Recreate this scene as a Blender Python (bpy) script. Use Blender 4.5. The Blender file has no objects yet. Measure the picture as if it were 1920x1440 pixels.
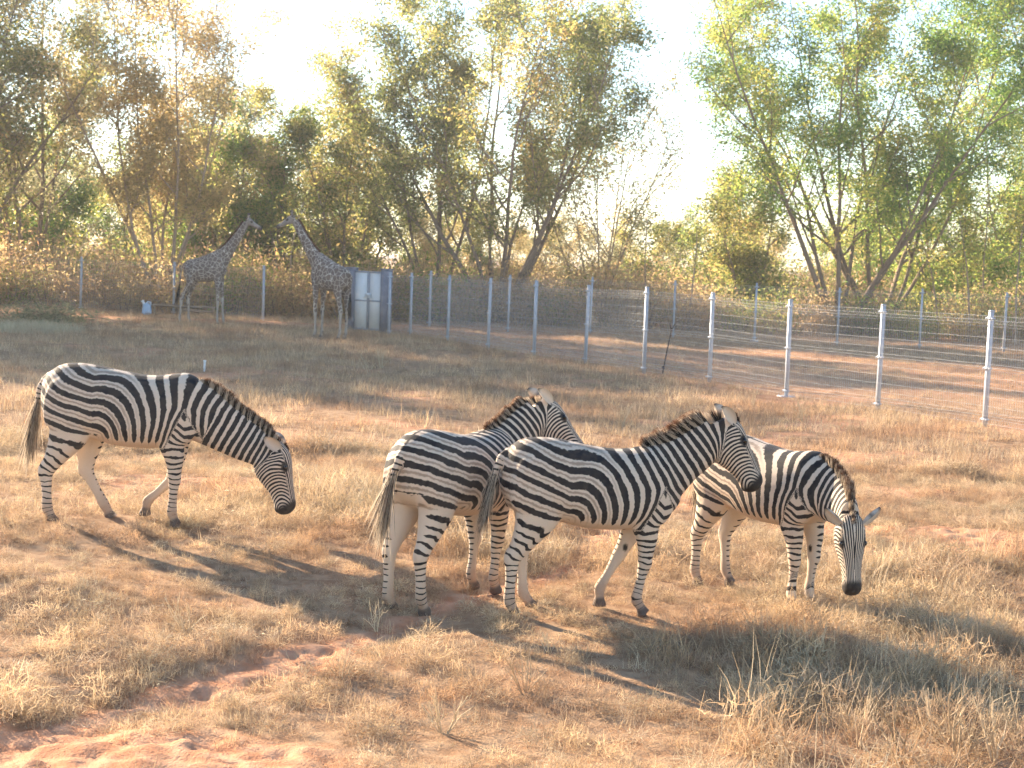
import bpy, bmesh, math, random
import numpy as np
from mathutils import Vector, Matrix

# ------------------------------------------------------------------ camera, sky, sun, exposure
sc = bpy.context.scene
COL = sc.collection
R = math.radians
FPX, CX, CY = 2900.0, 960.0, 720.0            # focal length and centre in photograph pixels
CAM_H = 2.5
PITCH, ROLL = math.atan(241 / FPX), R(2.06)
CAMROT = Matrix.Rotation(R(90) - PITCH, 3, 'X') @ Matrix.Rotation(ROLL, 3, 'Z')
cam_d = bpy.data.cameras.new('camera'); cam = bpy.data.objects.new('camera', cam_d); COL.objects.link(cam)
cam.matrix_world = Matrix.Translation((0, 0, CAM_H)) @ CAMROT.to_4x4()
cam_d.sensor_width = 36; cam_d.lens = 36 * FPX / 1920; cam_d.clip_end = 3000; cam_d.clip_start = 0.1
cam_d.dof.use_dof = True; cam_d.dof.focus_distance = 11.5; cam_d.dof.aperture_fstop = 5.0
sc.camera = cam

SUN_EL, SUN_AZ = R(21), R(-47)                 # azimuth from +Y, negative = to the left
world = bpy.data.worlds.new('World'); sc.world = world; world.use_nodes = True
wn = world.node_tree.nodes; wl = world.node_tree.links
sky = wn.new('ShaderNodeTexSky'); sky.sky_type = 'NISHITA'; sky.sun_disc = False
sky.sun_elevation = SUN_EL; sky.sun_rotation = SUN_AZ
sky.air_density = 1.0; sky.dust_density = .15; sky.ozone_density = 2.0
wn['Background'].inputs['Strength'].default_value = 0.10
wl.new(sky.outputs[0], wn['Background'].inputs['Color'])
sun_d = bpy.data.lights.new('sun', 'SUN'); sun = bpy.data.objects.new('sun', sun_d); COL.objects.link(sun)
sun_d.energy = 5.0; sun_d.angle = R(0.6); sun_d.color = (1.0, 0.82, 0.60)
sdir = Vector((math.sin(SUN_AZ) * math.cos(SUN_EL), math.cos(SUN_AZ) * math.cos(SUN_EL), math.sin(SUN_EL)))
sun.rotation_euler = sdir.to_track_quat('Z', 'Y').to_euler(); sun.location = (-30, 30, 30)
sc.view_settings.view_transform = 'Standard'; sc.view_settings.look = 'None'
sc.view_settings.exposure = 1.82; sc.view_settings.gamma = 1.0
sc.render.engine = 'CYCLES'
sc.cycles.use_denoising = True
sc.cycles.max_bounces = 5; sc.cycles.transparent_max_bounces = 4; sc.cycles.volume_bounces = 0
sc.cycles.transmission_bounces = 4; sc.cycles.diffuse_bounces = 2; sc.cycles.glossy_bounces = 2
sc.cycles.use_adaptive_sampling = True; sc.cycles.adaptive_threshold = .025; sc.cycles.adaptive_min_samples = 12
sc.render.film_transparent = False
sc.cycles.use_light_tree = False

# ------------------------------------------------------------------ helpers
rng = np.random.default_rng(7)
random.seed(7)
def ray(px, py):
    return (CAMROT @ Vector(((px - CX) / FPX, -(py - CY) / FPX, -1.0)))
def smooth(a, b, x):
    t = np.clip((x - a) / (b - a), 0, 1); return t * t * (3 - 2 * t)
def vnoise(x, y, scale, seed=0):
    x = np.asarray(x, float) / scale; y = np.asarray(y, float) / scale
    xi = np.floor(x).astype(np.int64); yi = np.floor(y).astype(np.int64); xf = x - xi; yf = y - yi
    def h(i, j):
        n = (i * 374761393 + j * 668265263 + seed * 982451653) & 0x7fffffff
        n = ((n ^ (n >> 13)) * 1274126177) & 0x7fffffff
        n = (n ^ (n >> 16)) & 0xffff
        return n / 65535.0 * 2 - 1
    u = xf * xf * (3 - 2 * xf); v = yf * yf * (3 - 2 * yf)
    return (h(xi, yi) * (1 - u) + h(xi + 1, yi) * u) * (1 - v) + (h(xi, yi + 1) * (1 - u) + h(xi + 1, yi + 1) * u) * v
def plane_hit(px, py, z=0.0):
    d = ray(px, py); t = (z - CAM_H) / d.z; return (d.x * t, d.y * t)
TRAIL = np.array([plane_hit(*p) for p in ((-200, 1440), (60, 1385), (300, 1310), (550, 1245), (700, 1198), (830, 1145), (1000, 1090), (1090, 1050), (1150, 1000), (1190, 950))])
def poly_dist(x, y, pts):
    best = np.full(np.shape(x), 1e9)
    for (ax, ay), (bx, by) in zip(pts[:-1], pts[1:]):
        dx, dy = bx - ax, by - ay
        t = np.clip(((x - ax) * dx + (y - ay) * dy) / (dx * dx + dy * dy), 0, 1)
        best = np.minimum(best, np.hypot(x - ax - t * dx, y - ay - t * dy))
    return best
FA = np.array(plane_hit(1846, 800)); FB = np.array(plane_hit(728, 620))      # the near fence's line
def fence_side(x, y):      # >0 behind the near fence
    d = FB - FA; n = np.array((-d[1], d[0])) / np.hypot(*d); n = n if n[1] > 0 else -n
    return (x - FA[0]) * n[0] + (y - FA[1]) * n[1]
def bare_mask(x, y):
    x = np.asarray(x, float); y = np.asarray(y, float)
    n1 = vnoise(x, y, .7, 3) * .6 + vnoise(x, y, .25, 4) * .4
    d = poly_dist(x, y, TRAIL)
    tr = 1 - smooth(.05, .27, d + n1 * .14)
    cx, cy = plane_hit(90, 1430)
    sand = 1 - smooth(.75, 1.25, np.hypot((x - cx) / 1.35, (y - cy) / .62) + n1 * .28)
    patch = smooth(.34, .6, vnoise(x, y, 1.7, 9) * .7 + vnoise(x, y, .6, 10) * .4) * .75
    fs = fence_side(x, y)
    fn = smooth(-1.6, .6, fs + vnoise(x, y, 2.2, 12) * .9) * (.30 + .45 * vnoise(x, y, 4.0, 13))
    berm = np.exp(-((y - 49.6 - .03 * x) / 1.1) ** 2) * (x < -3)
    return np.clip(np.maximum.reduce([tr, sand, patch * (y < 40) * smooth(8.5, 11.5, y), fn, berm * .9]), 0, 1)
def gz(x, y):
    x = np.asarray(x, float); y = np.asarray(y, float)
    z = .22 * np.exp(-((x + 4.2) ** 2 / 14 + (y - 12.4) ** 2 / 14))
    far = smooth(60, 110, np.hypot(x, y))
    z = z + .05 * vnoise(x, y, 2.6, 1) * smooth(4, 9, y) + .025 * vnoise(x, y, .9, 2)
    z = z + .07 * np.exp(-(((x + 2.0) / .9) ** 2 + ((y - 9.0) / .5) ** 2)) + .12 * np.exp(-(((x + 3.1) / .9) ** 2 + ((y - 10.2) / .6) ** 2))
    z = z - .06 * (1 - smooth(.1, .5, poly_dist(x, y, TRAIL)))
    z = z + .16 * np.exp(-((y - 49.6 - .03 * x) / 1.0) ** 2) * (np.asarray(x) < -3)
    return z * (1 - far)
def gz1(x, y): return float(gz(np.array([x]), np.array([y]))[0])
def gp(px, py):
    z = 0.0
    for _ in range(6):
        x, y = plane_hit(px, py, z); z = gz1(x, y)
    return Vector((x, y, z))
def at(px, py, Y):
    d = ray(px, py); t = Y / d.y; return Vector((d.x * t, Y, CAM_H + d.z * t))

def tag(o, label=None, cat=None, group=None, kind=None):
    if label: o['label'] = label
    if cat: o['category'] = cat
    if group: o['group'] = group
    if kind: o['kind'] = kind
    return o
def empty(name, loc=(0, 0, 0), rz=0):
    o = bpy.data.objects.new(name, None); COL.objects.link(o); o.location = loc; o.rotation_euler = (0, 0, rz)
    o.empty_display_size = .2
    return o
def link(name, me, parent=None, mat=None):
    o = bpy.data.objects.new(name, me); COL.objects.link(o)
    if parent: o.parent = parent
    if mat and not me.materials: me.materials.append(mat)
    return o
def mesh_np(name, V, F, mat=None, smoothshade=False):
    """V (n,3); F (m,k) equal-size faces or a list of such arrays"""
    me = bpy.data.meshes.new(name)
    V = np.asarray(V, np.float32)
    Fs = F if isinstance(F, list) else [F]
    Fs = [np.asarray(f, np.int32) for f in Fs if len(f)]
    me.vertices.add(len(V)); me.vertices.foreach_set('co', V.ravel())
    loops = np.concatenate([f.ravel() for f in Fs])
    sizes = np.concatenate([np.full(len(f), f.shape[1], np.int32) for f in Fs])
    starts = np.concatenate([[0], np.cumsum(sizes)[:-1]]).astype(np.int32)
    me.loops.add(len(loops)); me.loops.foreach_set('vertex_index', loops)
    me.polygons.add(len(sizes)); me.polygons.foreach_set('loop_start', starts); me.polygons.foreach_set('loop_total', sizes)
    if smoothshade: me.polygons.foreach_set('use_smooth', np.ones(len(sizes), bool))
    me.update(calc_edges=True); me.validate()
    if mat: me.materials.append(mat)
    return me
def attr(me, name, data, domain='POINT', typ='FLOAT'):
    a = me.attributes.new(name, typ, domain)
    a.data.foreach_set('value' if typ in ('FLOAT', 'INT') else 'vector', np.asarray(data, np.int32 if typ == 'INT' else np.float32).ravel())
class MB:
    """collects boxes and tubes into one mesh"""
    def __init__(s): s.V = []; s.F4 = []; s.F3 = []; s.n = 0
    def add(s, V, F):
        V = np.asarray(V, float); F = np.asarray(F); s.V.append(V)
        (s.F4 if F.shape[1] == 4 else s.F3).append(F + s.n); s.n += len(V)
    def box(s, x0, x1, y0, y1, z0, z1):
        V = [(x, y, z) for x in (x0, x1) for y in (y0, y1) for z in (z0, z1)]
        s.add(V, [(0, 1, 3, 2), (4, 6, 7, 5), (0, 4, 5, 1), (2, 3, 7, 6), (0, 2, 6, 4), (1, 5, 7, 3)])
    def tube(s, P, rad, n=6):
        P = np.asarray(P, float); m = len(P)
        T = np.gradient(P, axis=0); T /= np.linalg.norm(T, axis=1)[:, None] + 1e-9
        ref = np.where(np.abs(T[:, 2:3]) < .9, np.array([[0, 0, 1.]]), np.array([[1., 0, 0]]))
        A = np.cross(T, ref); A /= np.linalg.norm(A, axis=1)[:, None] + 1e-9
        B = np.cross(T, A); r = np.broadcast_to(np.asarray(rad, float), (m,))
        a = np.linspace(0, 2 * np.pi, n, endpoint=False)
        V = P[:, None] + r[:, None, None] * (A[:, None] * np.cos(a)[None, :, None] + B[:, None] * np.sin(a)[None, :, None])
        i = np.arange(m - 1)[:, None] * n; j = np.arange(n)[None]; k = (j + 1) % n
        F = np.stack([i + j, i + k, i + n + k, i + n + j], -1).reshape(-1, 4)
        s.add(V.reshape(-1, 3), F)
        for e, p in ((0, P[0]), (m - 1, P[-1])):
            b = s.n; s.V.append(np.vstack([V[e], p[None]])); s.n += n + 1
            s.F3.append(np.stack([np.arange(n) + b, (np.arange(n) + 1) % n + b, np.full(n, b + n)], -1))
    def mesh(s, name, mat=None, smoothshade=False):
        F = []
        if s.F4: F.append(np.concatenate(s.F4))
        if s.F3: F.append(np.concatenate(s.F3))
        return mesh_np(name, np.concatenate(s.V), F, mat, smoothshade)
    def build(s, name, mat, parent=None, smoothshade=False):
        return link(name, s.mesh(name, mat, smoothshade), parent)

# ------------------------------------------------------------------ materials
class NT:
    def __init__(s, name):
        s.m = bpy.data.materials.new(name); s.m.use_nodes = True; s.t = s.m.node_tree
        s.b = s.t.nodes['Principled BSDF']; s.out = s.t.nodes['Material Output']
    def n(s, typ, **kw):
        o = s.t.nodes.new(typ)
        for k, v in kw.items(): setattr(o, k, v)
        return o
    def l(s, a, b): s.t.links.new(a, b)
    def math(s, op, a, b=None, c=None, clamp=False):
        o = s.n('ShaderNodeMath', operation=op, use_clamp=clamp)
        for i, v in enumerate((a, b, c)):
            if v is None: continue
            if isinstance(v, (int, float)): o.inputs[i].default_value = v
            else: s.l(v, o.inputs[i])
        return o.outputs[0]
    def mix(s, f, a, b):
        o = s.n('ShaderNodeMix', data_type='RGBA')
        for i, v in ((0, f), (6, a), (7, b)):
            if isinstance(v, (int, float)): o.inputs[i].default_value = v
            elif isinstance(v, tuple): o.inputs[i].default_value = (*v, 1)
            else: s.l(v, o.inputs[i])
        return o.outputs[2]
    def noise(s, scale, detail=3, vec=None, rough=.55):
        o = s.n('ShaderNodeTexNoise'); o.inputs['Scale'].default_value = scale; o.inputs['Detail'].default_value = detail
        o.inputs['Roughness'].default_value = rough
        if vec: s.l(vec, o.inputs['Vector'])
        return o.outputs['Fac']
    def pos(s): return s.n('ShaderNodeNewGeometry').outputs['Position']
    def obj(s): return s.n('ShaderNodeTexCoord').outputs['Object']
    def at(s, name, typ='GEOMETRY'):
        o = s.n('ShaderNodeAttribute', attribute_name=name, attribute_type=typ); return o.outputs['Fac']
    def sstep(s, a, b, x):
        o = s.n('ShaderNodeMapRange', interpolation_type='SMOOTHSTEP')
        o.inputs[1].default_value = a; o.inputs[2].default_value = b; s.l(x, o.inputs[0]); return o.outputs[0]
    def bump(s, h, strength=.5, dist=.02):
        o = s.n('ShaderNodeBump'); o.inputs['Strength'].default_value = strength; o.inputs['Distance'].default_value = dist
        s.l(h, o.inputs['Height']); s.l(o.outputs[0], s.b.inputs['Normal'])
    def col(s, c, rough=.8, metal=0, spec=.3):
        if isinstance(c, tuple): s.b.inputs['Base Color'].default_value = (*c, 1)
        else: s.l(c, s.b.inputs['Base Color'])
        s.b.inputs['Roughness'].default_value = rough; s.b.inputs['Metallic'].default_value = metal
        s.b.inputs['Specular IOR Level'].default_value = spec
        return s.m
    def translucent(s, c, fac):
        tr = s.n('ShaderNodeBsdfTranslucent')
        if isinstance(c, tuple): tr.inputs[0].default_value = (*c, 1)
        else: s.l(c, tr.inputs[0])
        mx = s.n('ShaderNodeMixShader'); mx.inputs[0].default_value = fac
        s.l(s.b.outputs[0], mx.inputs[1]); s.l(tr.outputs[0], mx.inputs[2]); s.l(mx.outputs[0], s.out.inputs[0])

def m_simple(name, c1, c2, scale, rough=.8, metal=0, spec=.3, bump=0):
    t = NT(name); o = t.obj(); f = t.noise(scale, 4, o)
    t.col(t.mix(t.sstep(.3, .7, f), c1, c2), rough, metal, spec)
    if bump: t.bump(f, bump, .01)
    return t.m
def m_ground():
    t = NT('soil'); p = t.pos(); bare = t.at('bare')
    n1 = t.noise(.9, 4, p); n2 = t.noise(7, 5, p); n3 = t.noise(60, 3, p)
    red = t.mix(t.sstep(.35, .65, n2), (.54, .245, .125), (.62, .345, .205))
    red = t.mix(t.math('MULTIPLY', t.sstep(.45, .7, n1), .5), red, (.42, .19, .10))
    straw = t.mix(t.sstep(.35, .65, n2), (.26, .155, .085), (.40, .26, .15))
    c = t.mix(t.math('MULTIPLY_ADD', bare, .9, .1), straw, red)
    t.col(c, .95, 0, .1)
    h = t.math('ADD', t.math('MULTIPLY', n2, .6), t.math('MULTIPLY', n3, .25))
    t.bump(h, .7, .05)
    return t.m
def m_grass(name, a, b, c, trans=.4):
    t = NT(name); p = t.pos(); rnd = t.n('ShaderNodeObjectInfo').outputs['Random']
    h = t.at('hh'); k = t.at('rr')
    col = t.mix(t.sstep(.15, .85, k), a, b)
    col = t.mix(t.math('MULTIPLY', t.sstep(.45, .62, t.noise(.55, 3, p)), .75), col, c)
    hs = t.n('ShaderNodeHueSaturation'); t.l(col, hs.inputs['Color']); t.l(t.math('MULTIPLY_ADD', rnd, .75, .58), hs.inputs['Value'])
    t.col(hs.outputs[0], .6, 0, .3); t.translucent(hs.outputs[0], trans)
    return t.m
def m_leaf(name, green, yellow, brown, trans=.64, bmix=(.55, .95), ymix=(.25, .7)):
    t = NT(name); k = t.at('rr'); q = t.at('clump')
    s = t.math('ADD', t.math('MULTIPLY', k, .45), t.math('MULTIPLY', q, .55))
    c = t.mix(t.sstep(*ymix, s), green, yellow); c = t.mix(t.sstep(*bmix, s), c, brown)
    t.col(c, .45, 0, .4)
    tc = t.n('ShaderNodeHueSaturation'); t.l(c, tc.inputs['Color']); tc.inputs['Value'].default_value = 2.3; tc.inputs['Saturation'].default_value = 1.05
    t.translucent(tc.outputs[0], trans)
    return t.m
def m_bark(name, c1, c2):
    t = NT(name); o = t.obj(); mp = t.n('ShaderNodeMapping'); mp.inputs['Scale'].default_value = (6, 6, 1.2); t.l(o, mp.inputs['Vector'])
    f = t.noise(3, 5, mp.outputs[0]); t.col(t.mix(f, c1, c2), .9, 0, .1); t.bump(f, .6, .03)
    return t.m
def m_zebra(name, seed):
    t = NT(name); o = t.obj()
    off = t.n('ShaderNodeVectorMath', operation='ADD'); t.l(o, off.inputs[0]); off.inputs[1].default_value = (seed * 3.7, seed * 1.3, seed * 2.1)
    ph = t.at('ph'); duty = t.at('duty'); shad = t.at('shad'); dark = t.at('dark'); dust = t.at('dust')
    n = t.math('MULTIPLY_ADD', t.noise(5.5, 3, off.outputs[0]), 1.0, -.5)
    n2 = t.math('MULTIPLY_ADD', t.noise(45, 2, off.outputs[0]), .18, -.09)
    p = t.math('ADD', ph, t.math('ADD', t.math('MULTIPLY', n, t.at('wob')), n2))
    tri = t.math('MULTIPLY', t.math('ABSOLUTE', t.math('SUBTRACT', t.math('FRACT', p), .5)), 2)   # 0 centre of black, 1 centre of white
    dn = t.math('ADD', duty, t.math('MULTIPLY', n, .12))
    white = t.sstep(-.07, .07, t.math('SUBTRACT', tri, dn))
    fur = t.noise(160, 3, o)
    cream = t.mix(t.noise(4, 3, off.outputs[0]), (.63, .485, .36), (.72, .585, .455))
    cream = t.mix(t.math('MULTIPLY', fur, .35), cream, (.45, .36, .28))
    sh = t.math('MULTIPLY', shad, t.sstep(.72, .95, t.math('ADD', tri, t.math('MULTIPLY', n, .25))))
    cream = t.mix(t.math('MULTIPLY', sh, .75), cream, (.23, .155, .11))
    cream = t.mix(t.math('MULTIPLY', dust, t.math('MULTIPLY_ADD', t.noise(14, 3, o), .8, .35), clamp=True), cream, (.40, .235, .145))
    black = t.mix(fur, (.014, .012, .013), (.034, .027, .025))
    c = t.mix(white, black, cream); c = t.mix(dark, c, t.mix(fur, (.02, .016, .015), (.05, .038, .03)))
    hoof = t.at('hoof'); c = t.mix(hoof, c, t.mix(fur, (.10, .07, .055), (.19, .13, .095)))
    t.col(c, .72, 0, .2)
    t.b.inputs['Sheen Weight'].default_value = .04; t.b.inputs['Sheen Roughness'].default_value = .4
    t.bump(fur, .35, .006)
    return t.m
def m_mane():
    t = NT('mane_hair'); ph = t.at('ph'); h = t.at('hh'); k = t.at('rr')
    tri = t.math('MULTIPLY', t.math('ABSOLUTE', t.math('SUBTRACT', t.math('FRACT', ph), .5)), 2)
    w = t.sstep(.44, .60, tri)
    c = t.mix(w, (.018, .013, .011), (.66, .54, .41))
    c = t.mix(t.sstep(.74, 1.05, t.math('ADD', h, t.math('MULTIPLY_ADD', k, .3, -.15))), c, (.16, .07, .035))
    t.col(c, .5, 0, .3); t.translucent(c, .5)
    return t.m
def m_giraffe():
    t = NT('giraffe_coat'); o = t.obj(); leg = t.at('leg')
    wob = t.n('ShaderNodeTexNoise'); wob.inputs['Scale'].default_value = 7; t.l(o, wob.inputs['Vector'])
    mixv = t.n('ShaderNodeVectorMath', operation='MULTIPLY_ADD'); t.l(wob.outputs['Color'], mixv.inputs[0]); mixv.inputs[1].default_value = (.06, .06, .06); t.l(o, mixv.inputs[2])
    v = t.n('ShaderNodeTexVoronoi', feature='DISTANCE_TO_EDGE'); v.inputs['Scale'].default_value = 8.0; t.l(mixv.outputs[0], v.inputs['Vector'])
    e = t.math('SUBTRACT', v.outputs['Distance'], t.math('MULTIPLY', leg, .35))
    pt = t.sstep(.025, .06, e)
    brown = t.mix(t.noise(9, 3, o), (.13, .092, .074), (.19, .14, .115))
    cream = t.mix(t.noise(5, 3, o), (.46, .40, .335), (.54, .47, .40))
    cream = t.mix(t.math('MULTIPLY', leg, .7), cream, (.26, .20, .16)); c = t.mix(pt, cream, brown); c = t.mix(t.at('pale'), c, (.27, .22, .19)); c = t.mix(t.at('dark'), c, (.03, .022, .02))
    t.col(c, .75, 0, .25)
    return t.m
M = dict(
    ground=m_ground(),
    grass=m_grass('straw', (.58, .40, .225), (.74, .55, .335), (.50, .29, .155)),
    grass2=m_grass('grey_straw', (.42, .295, .185), (.60, .45, .30), (.45, .27, .16)),
    stalk=m_grass('pale_stalk', (.60, .46, .29), (.72, .58, .38), (.50, .34, .20), .25),
    galv=m_simple('galvanised_steel', (.42, .445, .50), (.52, .54, .585), 12, .6, .15, .5),
    wire=m_simple('zinc_wire', (.48, .47, .47), (.56, .55, .54), 6, .6, .1, .4),
    pillar=m_simple('grey_plaster', (.20, .20, .235), (.27, .265, .30), 5, .9, 0, .2, .2),
    gate=m_simple('pale_painted_sheet', (.78, .755, .72), (.84, .82, .79), 3, .6, 0, .35),
    gateframe=m_simple('grey_steel_frame', (.33, .33, .37), (.42, .42, .45), 6, .6, .1, .4),
    white=m_simple('white_plastic', (.70, .72, .74), (.80, .81, .82), 8, .5, 0, .4),
    blue=m_simple('pale_blue_plastic', (.36, .50, .66), (.46, .60, .74), 8, .5, 0, .4),
    rust=m_simple('dark_rusty_iron', (.03, .022, .02), (.09, .045, .03), 30, .8, .3, .3),
    wood=m_bark('weathered_pole', (.22, .15, .10), (.36, .27, .19)),
    darkrub=m_simple('black_rubber', (.02, .02, .02), (.05, .045, .04), 10, .8),
    bark=m_bark('grey_brown_bark', (.19, .135, .10), (.34, .26, .20)),
    barkpale=m_bark('pale_bark', (.30, .22, .16), (.44, .35, .27)),
    mane=m_mane(), giraffe=m_giraffe(),
    eye=m_simple('eye_dark', (.008, .005, .004), (.012, .008, .006), 5, .08, 0, .6),
)
M['leafA'] = m_leaf('olive_leaf', (.11, .135, .045), (.26, .24, .08), (.36, .25, .115))
M['leafB'] = m_leaf('fresh_leaf', (.10, .165, .045), (.26, .28, .075), (.36, .27, .10))
M['leafC'] = m_leaf('straw_leaf', (.20, .18, .085), (.36, .29, .145), (.42, .30, .16), bmix=(.5, .85), ymix=(.1, .5))
M['leafD'] = m_leaf('grey_leaf', (.15, .155, .09), (.24, .225, .13), (.34, .26, .165))
M['brush'] = m_leaf('dry_brush', (.29, .205, .115), (.42, .305, .175), (.34, .20, .115), .5)

# ------------------------------------------------------------------ ground
def graded(lo, hi, step, out_lo, out_hi, g=1.12):
    a = list(np.arange(lo, hi + 1e-6, step)); s = step
    while a[-1] < out_hi: s *= g; a.append(a[-1] + s)
    s = step; b = []; x = lo
    while x > out_lo: s *= g; x -= s; b.append(x)
    return np.array(b[::-1] + a)
gx = graded(-4.6, 4.6, .034, -420, 420, 1.07); gy = graded(5.8, 15.5, .034, -40, 700, 1.035)
XX, YY = np.meshgrid(gx, gy)
bare = bare_mask(XX, YY)
near = (1 - smooth(15, 24, YY)) * (1 - smooth(6, 12, np.abs(XX)))
ZZ = gz(XX, YY)
micro = (np.abs(vnoise(XX, YY, .17, 21)) * .5 + vnoise(XX, YY, .075, 22) * .35 + vnoise(XX * 1.3 + YY, YY - XX * .3, .3, 23) * .5)
ZZ = ZZ + near * (.010 + .045 * bare) * micro
nx_, ny_ = len(gx), len(gy)
idx = np.arange(nx_ * ny_).reshape(ny_, nx_)
Fg = np.stack([idx[:-1, :-1], idx[:-1, 1:], idx[1:, 1:], idx[1:, :-1]], -1).reshape(-1, 4)
me = mesh_np('ground', np.stack([XX, YY, ZZ], -1).reshape(-1, 3), Fg, M['ground'], True)
attr(me, 'bare', bare.ravel())
tag(link('ground', me), 'dry reddish soil of the enclosure with a sandy trail', 'ground', kind='structure')

# ------------------------------------------------------------------ grass (uncountable: stuff)
def blades(n, rad, hmin, hmax, width, lean, seed, segs=3, curl=.6):
    r = np.random.default_rng(seed)
    ang = r.uniform(0, 2 * np.pi, n); rr = rad * np.sqrt(r.uniform(0, 1, n))
    base = np.stack([rr * np.cos(ang), rr * np.sin(ang), np.full(n, -.015)], -1)
    L = r.uniform(hmin, hmax, n); la = r.uniform(0, 2 * np.pi, n)
    th0 = np.abs(r.normal(0, lean, n)); k = r.normal(curl, .5, n)
    side = np.stack([-np.sin(la + r.normal(0, .8, n)), np.cos(la), np.zeros(n)], -1); side /= np.linalg.norm(side, axis=1)[:, None]
    P = base.copy(); pts = [P.copy()]
    for i in range(segs):
        th = np.clip(th0 + k * i / segs * 1.2, -.3, 1.75)
        d = np.stack([np.cos(la) * np.sin(th), np.sin(la) * np.sin(th), np.cos(th)], -1)
        P = P + d * (L / segs)[:, None]; P[:, 2] = np.maximum(P[:, 2], .006); pts.append(P.copy())
    V = []; hh = []
    for i, p in enumerate(pts):
        w = width * (1 - .85 * (i / segs) ** 1.5) * .5
        V += [p - side * w, p + side * w]; hh += [np.full(n, i / segs)] * 2
    V = np.stack(V, 1).reshape(-1, 3); hh = np.stack(hh, 1).ravel(); m = 2 * (segs + 1)
    b = np.arange(n)[:, None] * m
    F = np.concatenate([b + np.array([[2 * i, 2 * i + 1, 2 * i + 3, 2 * i + 2]]) for i in range(segs)])
    return V, F, hh, np.repeat(r.uniform(0, 1, n), m)
def fuzz(n, rad, H, width, seed):
    r = np.random.default_rng(seed)
    u = unit(r.normal(0, 1, (n, 3))); u[:, 2] = np.abs(u[:, 2]); P = u * np.array((rad, rad, H)) * (r.uniform(.15, 1, n) ** .6)[:, None]
    d = unit(u * .7 + r.normal(0, .75, (n, 3))); L = r.uniform(.03, .11, n)[:, None]; side = unit(np.cross(d, r.normal(0, 1, (n, 3)))) * width * .5
    Q = P + d * L * .5 + r.normal(0, .008, (n, 3)); E = P + d * L + r.normal(0, .018, (n, 3))
    V = np.stack([P - side, P + side, Q - side * .8, Q + side * .8, E - side * .25, E + side * .25], 1).reshape(-1, 3); V[:, 2] = np.maximum(V[:, 2], .003)
    b = np.arange(n)[:, None] * 6; F = np.concatenate([b + np.array([[0, 1, 3, 2]]), b + np.array([[2, 3, 5, 4]])])
    return V, F, np.tile([0, 0, .5, .5, 1, 1], n).astype(float), np.repeat(r.uniform(0, 1, n), 6)
def proto_mesh(name, mat, *parts):
    V = []; F = []; H = []; K = []; n = 0
    for v, f, h, k in parts:
        V.append(v); F.append(f + n); H.append(h); K.append(k); n += len(v)
    me = mesh_np(name, np.concatenate(V), np.concatenate(F), mat); attr(me, 'hh', np.concatenate(H)); attr(me, 'rr', np.concatenate(K))
    return me
def scatter(name, label, cat, pts, rots, scl, pick, protos, kind='stuff'):
    """one object whose points carry instances of the prototype meshes"""
    coll = bpy.data.collections.new(name + '_source')
    for i, pm in enumerate(protos):
        coll.objects.link(bpy.data.objects.new('%s_piece_%02d' % (name, i), pm))
    me = bpy.data.meshes.new(name); me.vertices.add(len(pts)); me.vertices.foreach_set('co', np.asarray(pts, np.float32).ravel())
    attr(me, 'rot', rots, typ='FLOAT_VECTOR'); attr(me, 'scl', scl, typ='FLOAT_VECTOR'); attr(me, 'pick', pick, typ='INT')
    o = link(name, me); tag(o, label, cat, kind=kind)
    ng = bpy.data.node_groups.new(name, 'GeometryNodeTree')
    ng.interface.new_socket('Geometry', in_out='INPUT', socket_type='NodeSocketGeometry')
    ng.interface.new_socket('Geometry', in_out='OUTPUT', socket_type='NodeSocketGeometry')
    N = ng.nodes; L = ng.links
    gi = N.new('NodeGroupInput'); go = N.new('NodeGroupOutput'); ci = N.new('GeometryNodeCollectionInfo')
    ci.inputs['Collection'].default_value = coll; ci.inputs['Separate Children'].default_value = True; ci.inputs['Reset Children'].default_value = True
    ip = N.new('GeometryNodeInstanceOnPoints'); ip.inputs['Pick Instance'].default_value = True
    def na(nm, t):
        a = N.new('GeometryNodeInputNamedAttribute'); a.data_type = t; a.inputs['Name'].default_value = nm; return a.outputs['Attribute']
    e2r = N.new('FunctionNodeEulerToRotation'); L.new(na('rot', 'FLOAT_VECTOR'), e2r.inputs[0])
    L.new(gi.outputs[0], ip.inputs['Points']); L.new(ci.outputs[0], ip.inputs['Instance'])
    L.new(na('pick', 'INT'), ip.inputs['Instance Index']); L.new(e2r.outputs[0], ip.inputs['Rotation']); L.new(na('scl', 'FLOAT_VECTOR'), ip.inputs['Scale'])
    L.new(ip.outputs[0], go.inputs[0])
    md = o.modifiers.new('scatter', 'NODES'); md.node_group = ng
    return o
def spread(n, y0, y1, margin, seed, power=1.0):
    r = np.random.default_rng(seed)
    y = y0 + (y1 - y0) * r.uniform(0, 1, n) ** power
    hw = y * .36 + margin
    x = r.uniform(-1, 1, n) * hw
    keep = r.uniform(0, 1, n) < hw / (y1 * .36 + margin)
    return x[keep], y[keep], r
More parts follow.
